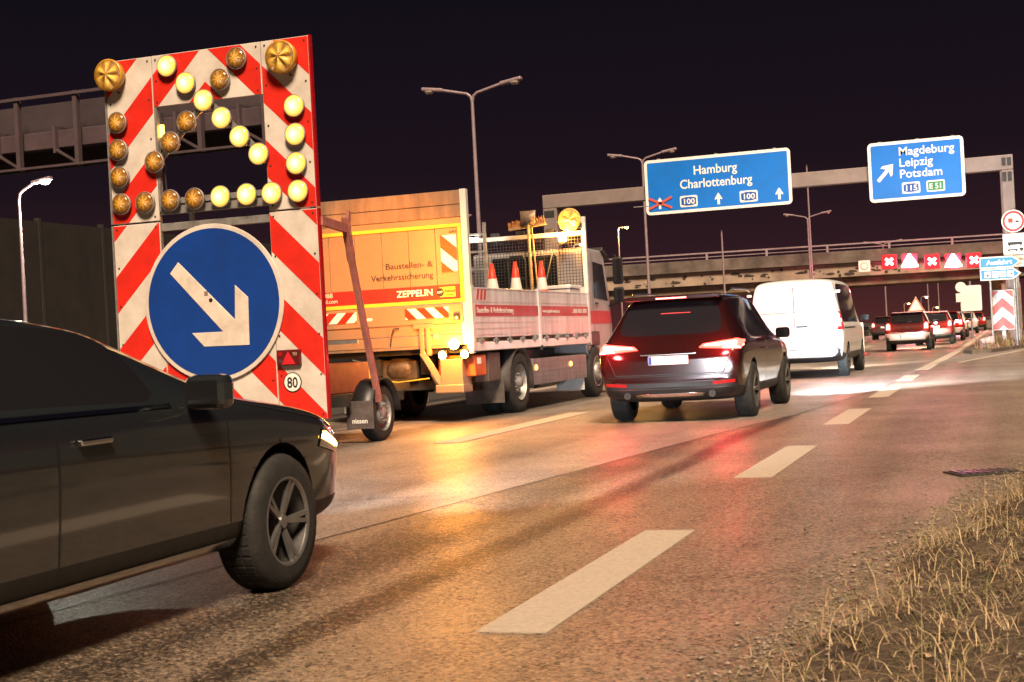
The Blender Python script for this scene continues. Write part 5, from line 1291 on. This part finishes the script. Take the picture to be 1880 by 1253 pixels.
def mast(label, x, y, h, r):
    o = thing('mast', label, 'mast', (x, y, 0)); MB().cyl((0, 0, -.1), (0, 0, h), r, r * .7, 10).build('mast_tube', 'pole', o); MB().cyl((0, 0, h), (0, 0, h + .15), r * 1.1, r * .4, 10).build('cap', 'darksteel', o)
mast('slim grey mast running down below the Hamburg sign', -21.0, 112, 8.9, .09)
mast('slim tall mast rising between the two direction signs', -14.6, 116, 13.9, .09)
mast('thin mast under the bridge left of the orange glow', -6.95, 140, 5.0, .07)
mast('thin pale mast under the bridge near the warning sign', -6.0, 140, 5.0, .06)
for x, y, h, lb in ((-9.8, 180, 3.9, 'tiny white lamp post far under the bridge above the queue'), (-7.7, 180, 2.0, 'tiny low white lamp just above the queued car roofs')):
    rt, en = street_lamp(lb, x, y, h, (.25,), r=.05, rise=0, lit='white_lamp')

# ================================================================== BACK OF THE OPPOSITE GANTRY, BARRIERS, WALL
BG = thing('opposite_gantry', 'back of a sign gantry over the opposite carriageway at upper left', 'gantry', (0, 32, 0))
MB().bb(-33, -16.4, .0, .40, 6.95, 7.42).build('cross_beam', pm('gantry_purple', (.075, .05, .06), .6, .2, .2, 1.5), BG, .02)
MB().bb(-33, -17.0, -.34, -.26, 8.26, 8.34).build('top_rail', pm('gantry_frame', (.085, .06, .07), .55, .2, .15, 2), BG); MB().bb(-33, -17.0, -.34, -.26, 6.40, 6.46).build('bottom_rail', pm('gantry_frame', (.085, .06, .07), .55, .2, .15, 2), BG)
MB().bb(-33, -17.0, .50, .53, 6.46, 8.26).build('sign_back', pm('sign_back_grey', (.055, .040, .046), .6, .2, .2, 1.2), BG)
for i in range(9):
    x = -32.2 + i * 1.86
    MB().bb(x - .06, x + .06, -.30, -.14, 6.40, 8.36).build('post', pm('gantry_frame', (.085, .06, .07), .55, .2, .15, 2), BG)
    MB().bb(x - .85, x - .77, -.14, .46, 6.80, 7.52).build('clamp', pm('gantry_frame', (.085, .06, .07), .55, .2, .15, 2), BG)
    MB().beam((x - .8, -.1, 6.9), (x - .1, -.2, 6.5), .05, .06).build('brace', pm('gantry_frame', (.085, .06, .07), .55, .2, .15, 2), BG)
MB().bb(-16.6, -16.3, .05, .35, 0, 6.94).build('leg', 'gantry', BG); MB().bb(-33.2, -32.9, .05, .35, 0, 6.94).build('leg', 'gantry', BG)
# sign back is behind the frame as seen from the road
gr = thing('guard_rail', 'galvanised guard rail along the median left of the truck', 'guard rail', (-12.2, 0, 0))
MB().prism([(0, .45), (.05, .50), (.02, .57), (.02, .60), (.05, .67), (0, .75), (-.02, .75), (-.02, .45)], 5, 140, 'xz').build('rail', 'steel', gr)
pst = None
for i in range(34):
    y = 5.2 + i * 4
    if pst is None: pst = MB().bb(-.11, -.03, -.05, .05, -.1, .74).build('post', 'steel', gr, loc=(0, y, 0))
    else: share(pst, 'post', gr, (0, y, 0))
nb = thing('dark_wall', 'tall near-black wall filling the darkness far behind the opposite carriageway', 'wall', (-52, 0, 0))  # wall put in to stand for the dark background at left
pn = None
for i in range(26):
    y = 20 + i * 6
    if pn is None:
        pn = MB().bb(-.1, .1, .1, 5.9, 0, 9.4).build('panel', pm('dark_wall_panel', (.011, .008, .007), .9, 0, .4, .6, .3, 6), nb, loc=(0, y, 0)); po = MB().bb(-.16, .16, -.12, .12, -.1, 9.6).build('post', 'darksteel', nb, loc=(0, y, 0))
    else: share(pn, 'panel', nb, (0, y, 0)); share(po, 'post', nb, (0, y, 0))
# embankment on the right beyond the fork
struct(MB().add([(6, 70, 0), (40, 60, 0), (40, 160, 0), (14, 160, 0), (14, 80, 3.4), (40, 70, 5), (40, 150, 5), (18, 150, 4.5)], [(0, 1, 5, 4), (0, 4, 7, 3), (4, 5, 6, 7), (3, 7, 6, 2)]).build('embankment', 'dark_ground'))

for x, h, lb in ((-16.4, 4.0, 'leftmost tiny orange lamp far beyond the bridge above the hatchback roof'), (-14.6, 3.4, 'tiny orange lamp far beyond the bridge, second from the left'), (-11.8, 3.1, 'tiny orange lamp far beyond the bridge, third from the left'), (-6.7, 2.5, 'rightmost tiny orange lamp far beyond the bridge near the white signboard')):
    rt, en = street_lamp(lb, x, 250, h, (.3,), r=.07, rise=0, lit=glow('lamp_far_orange', (1.0, .42, .07), 60))
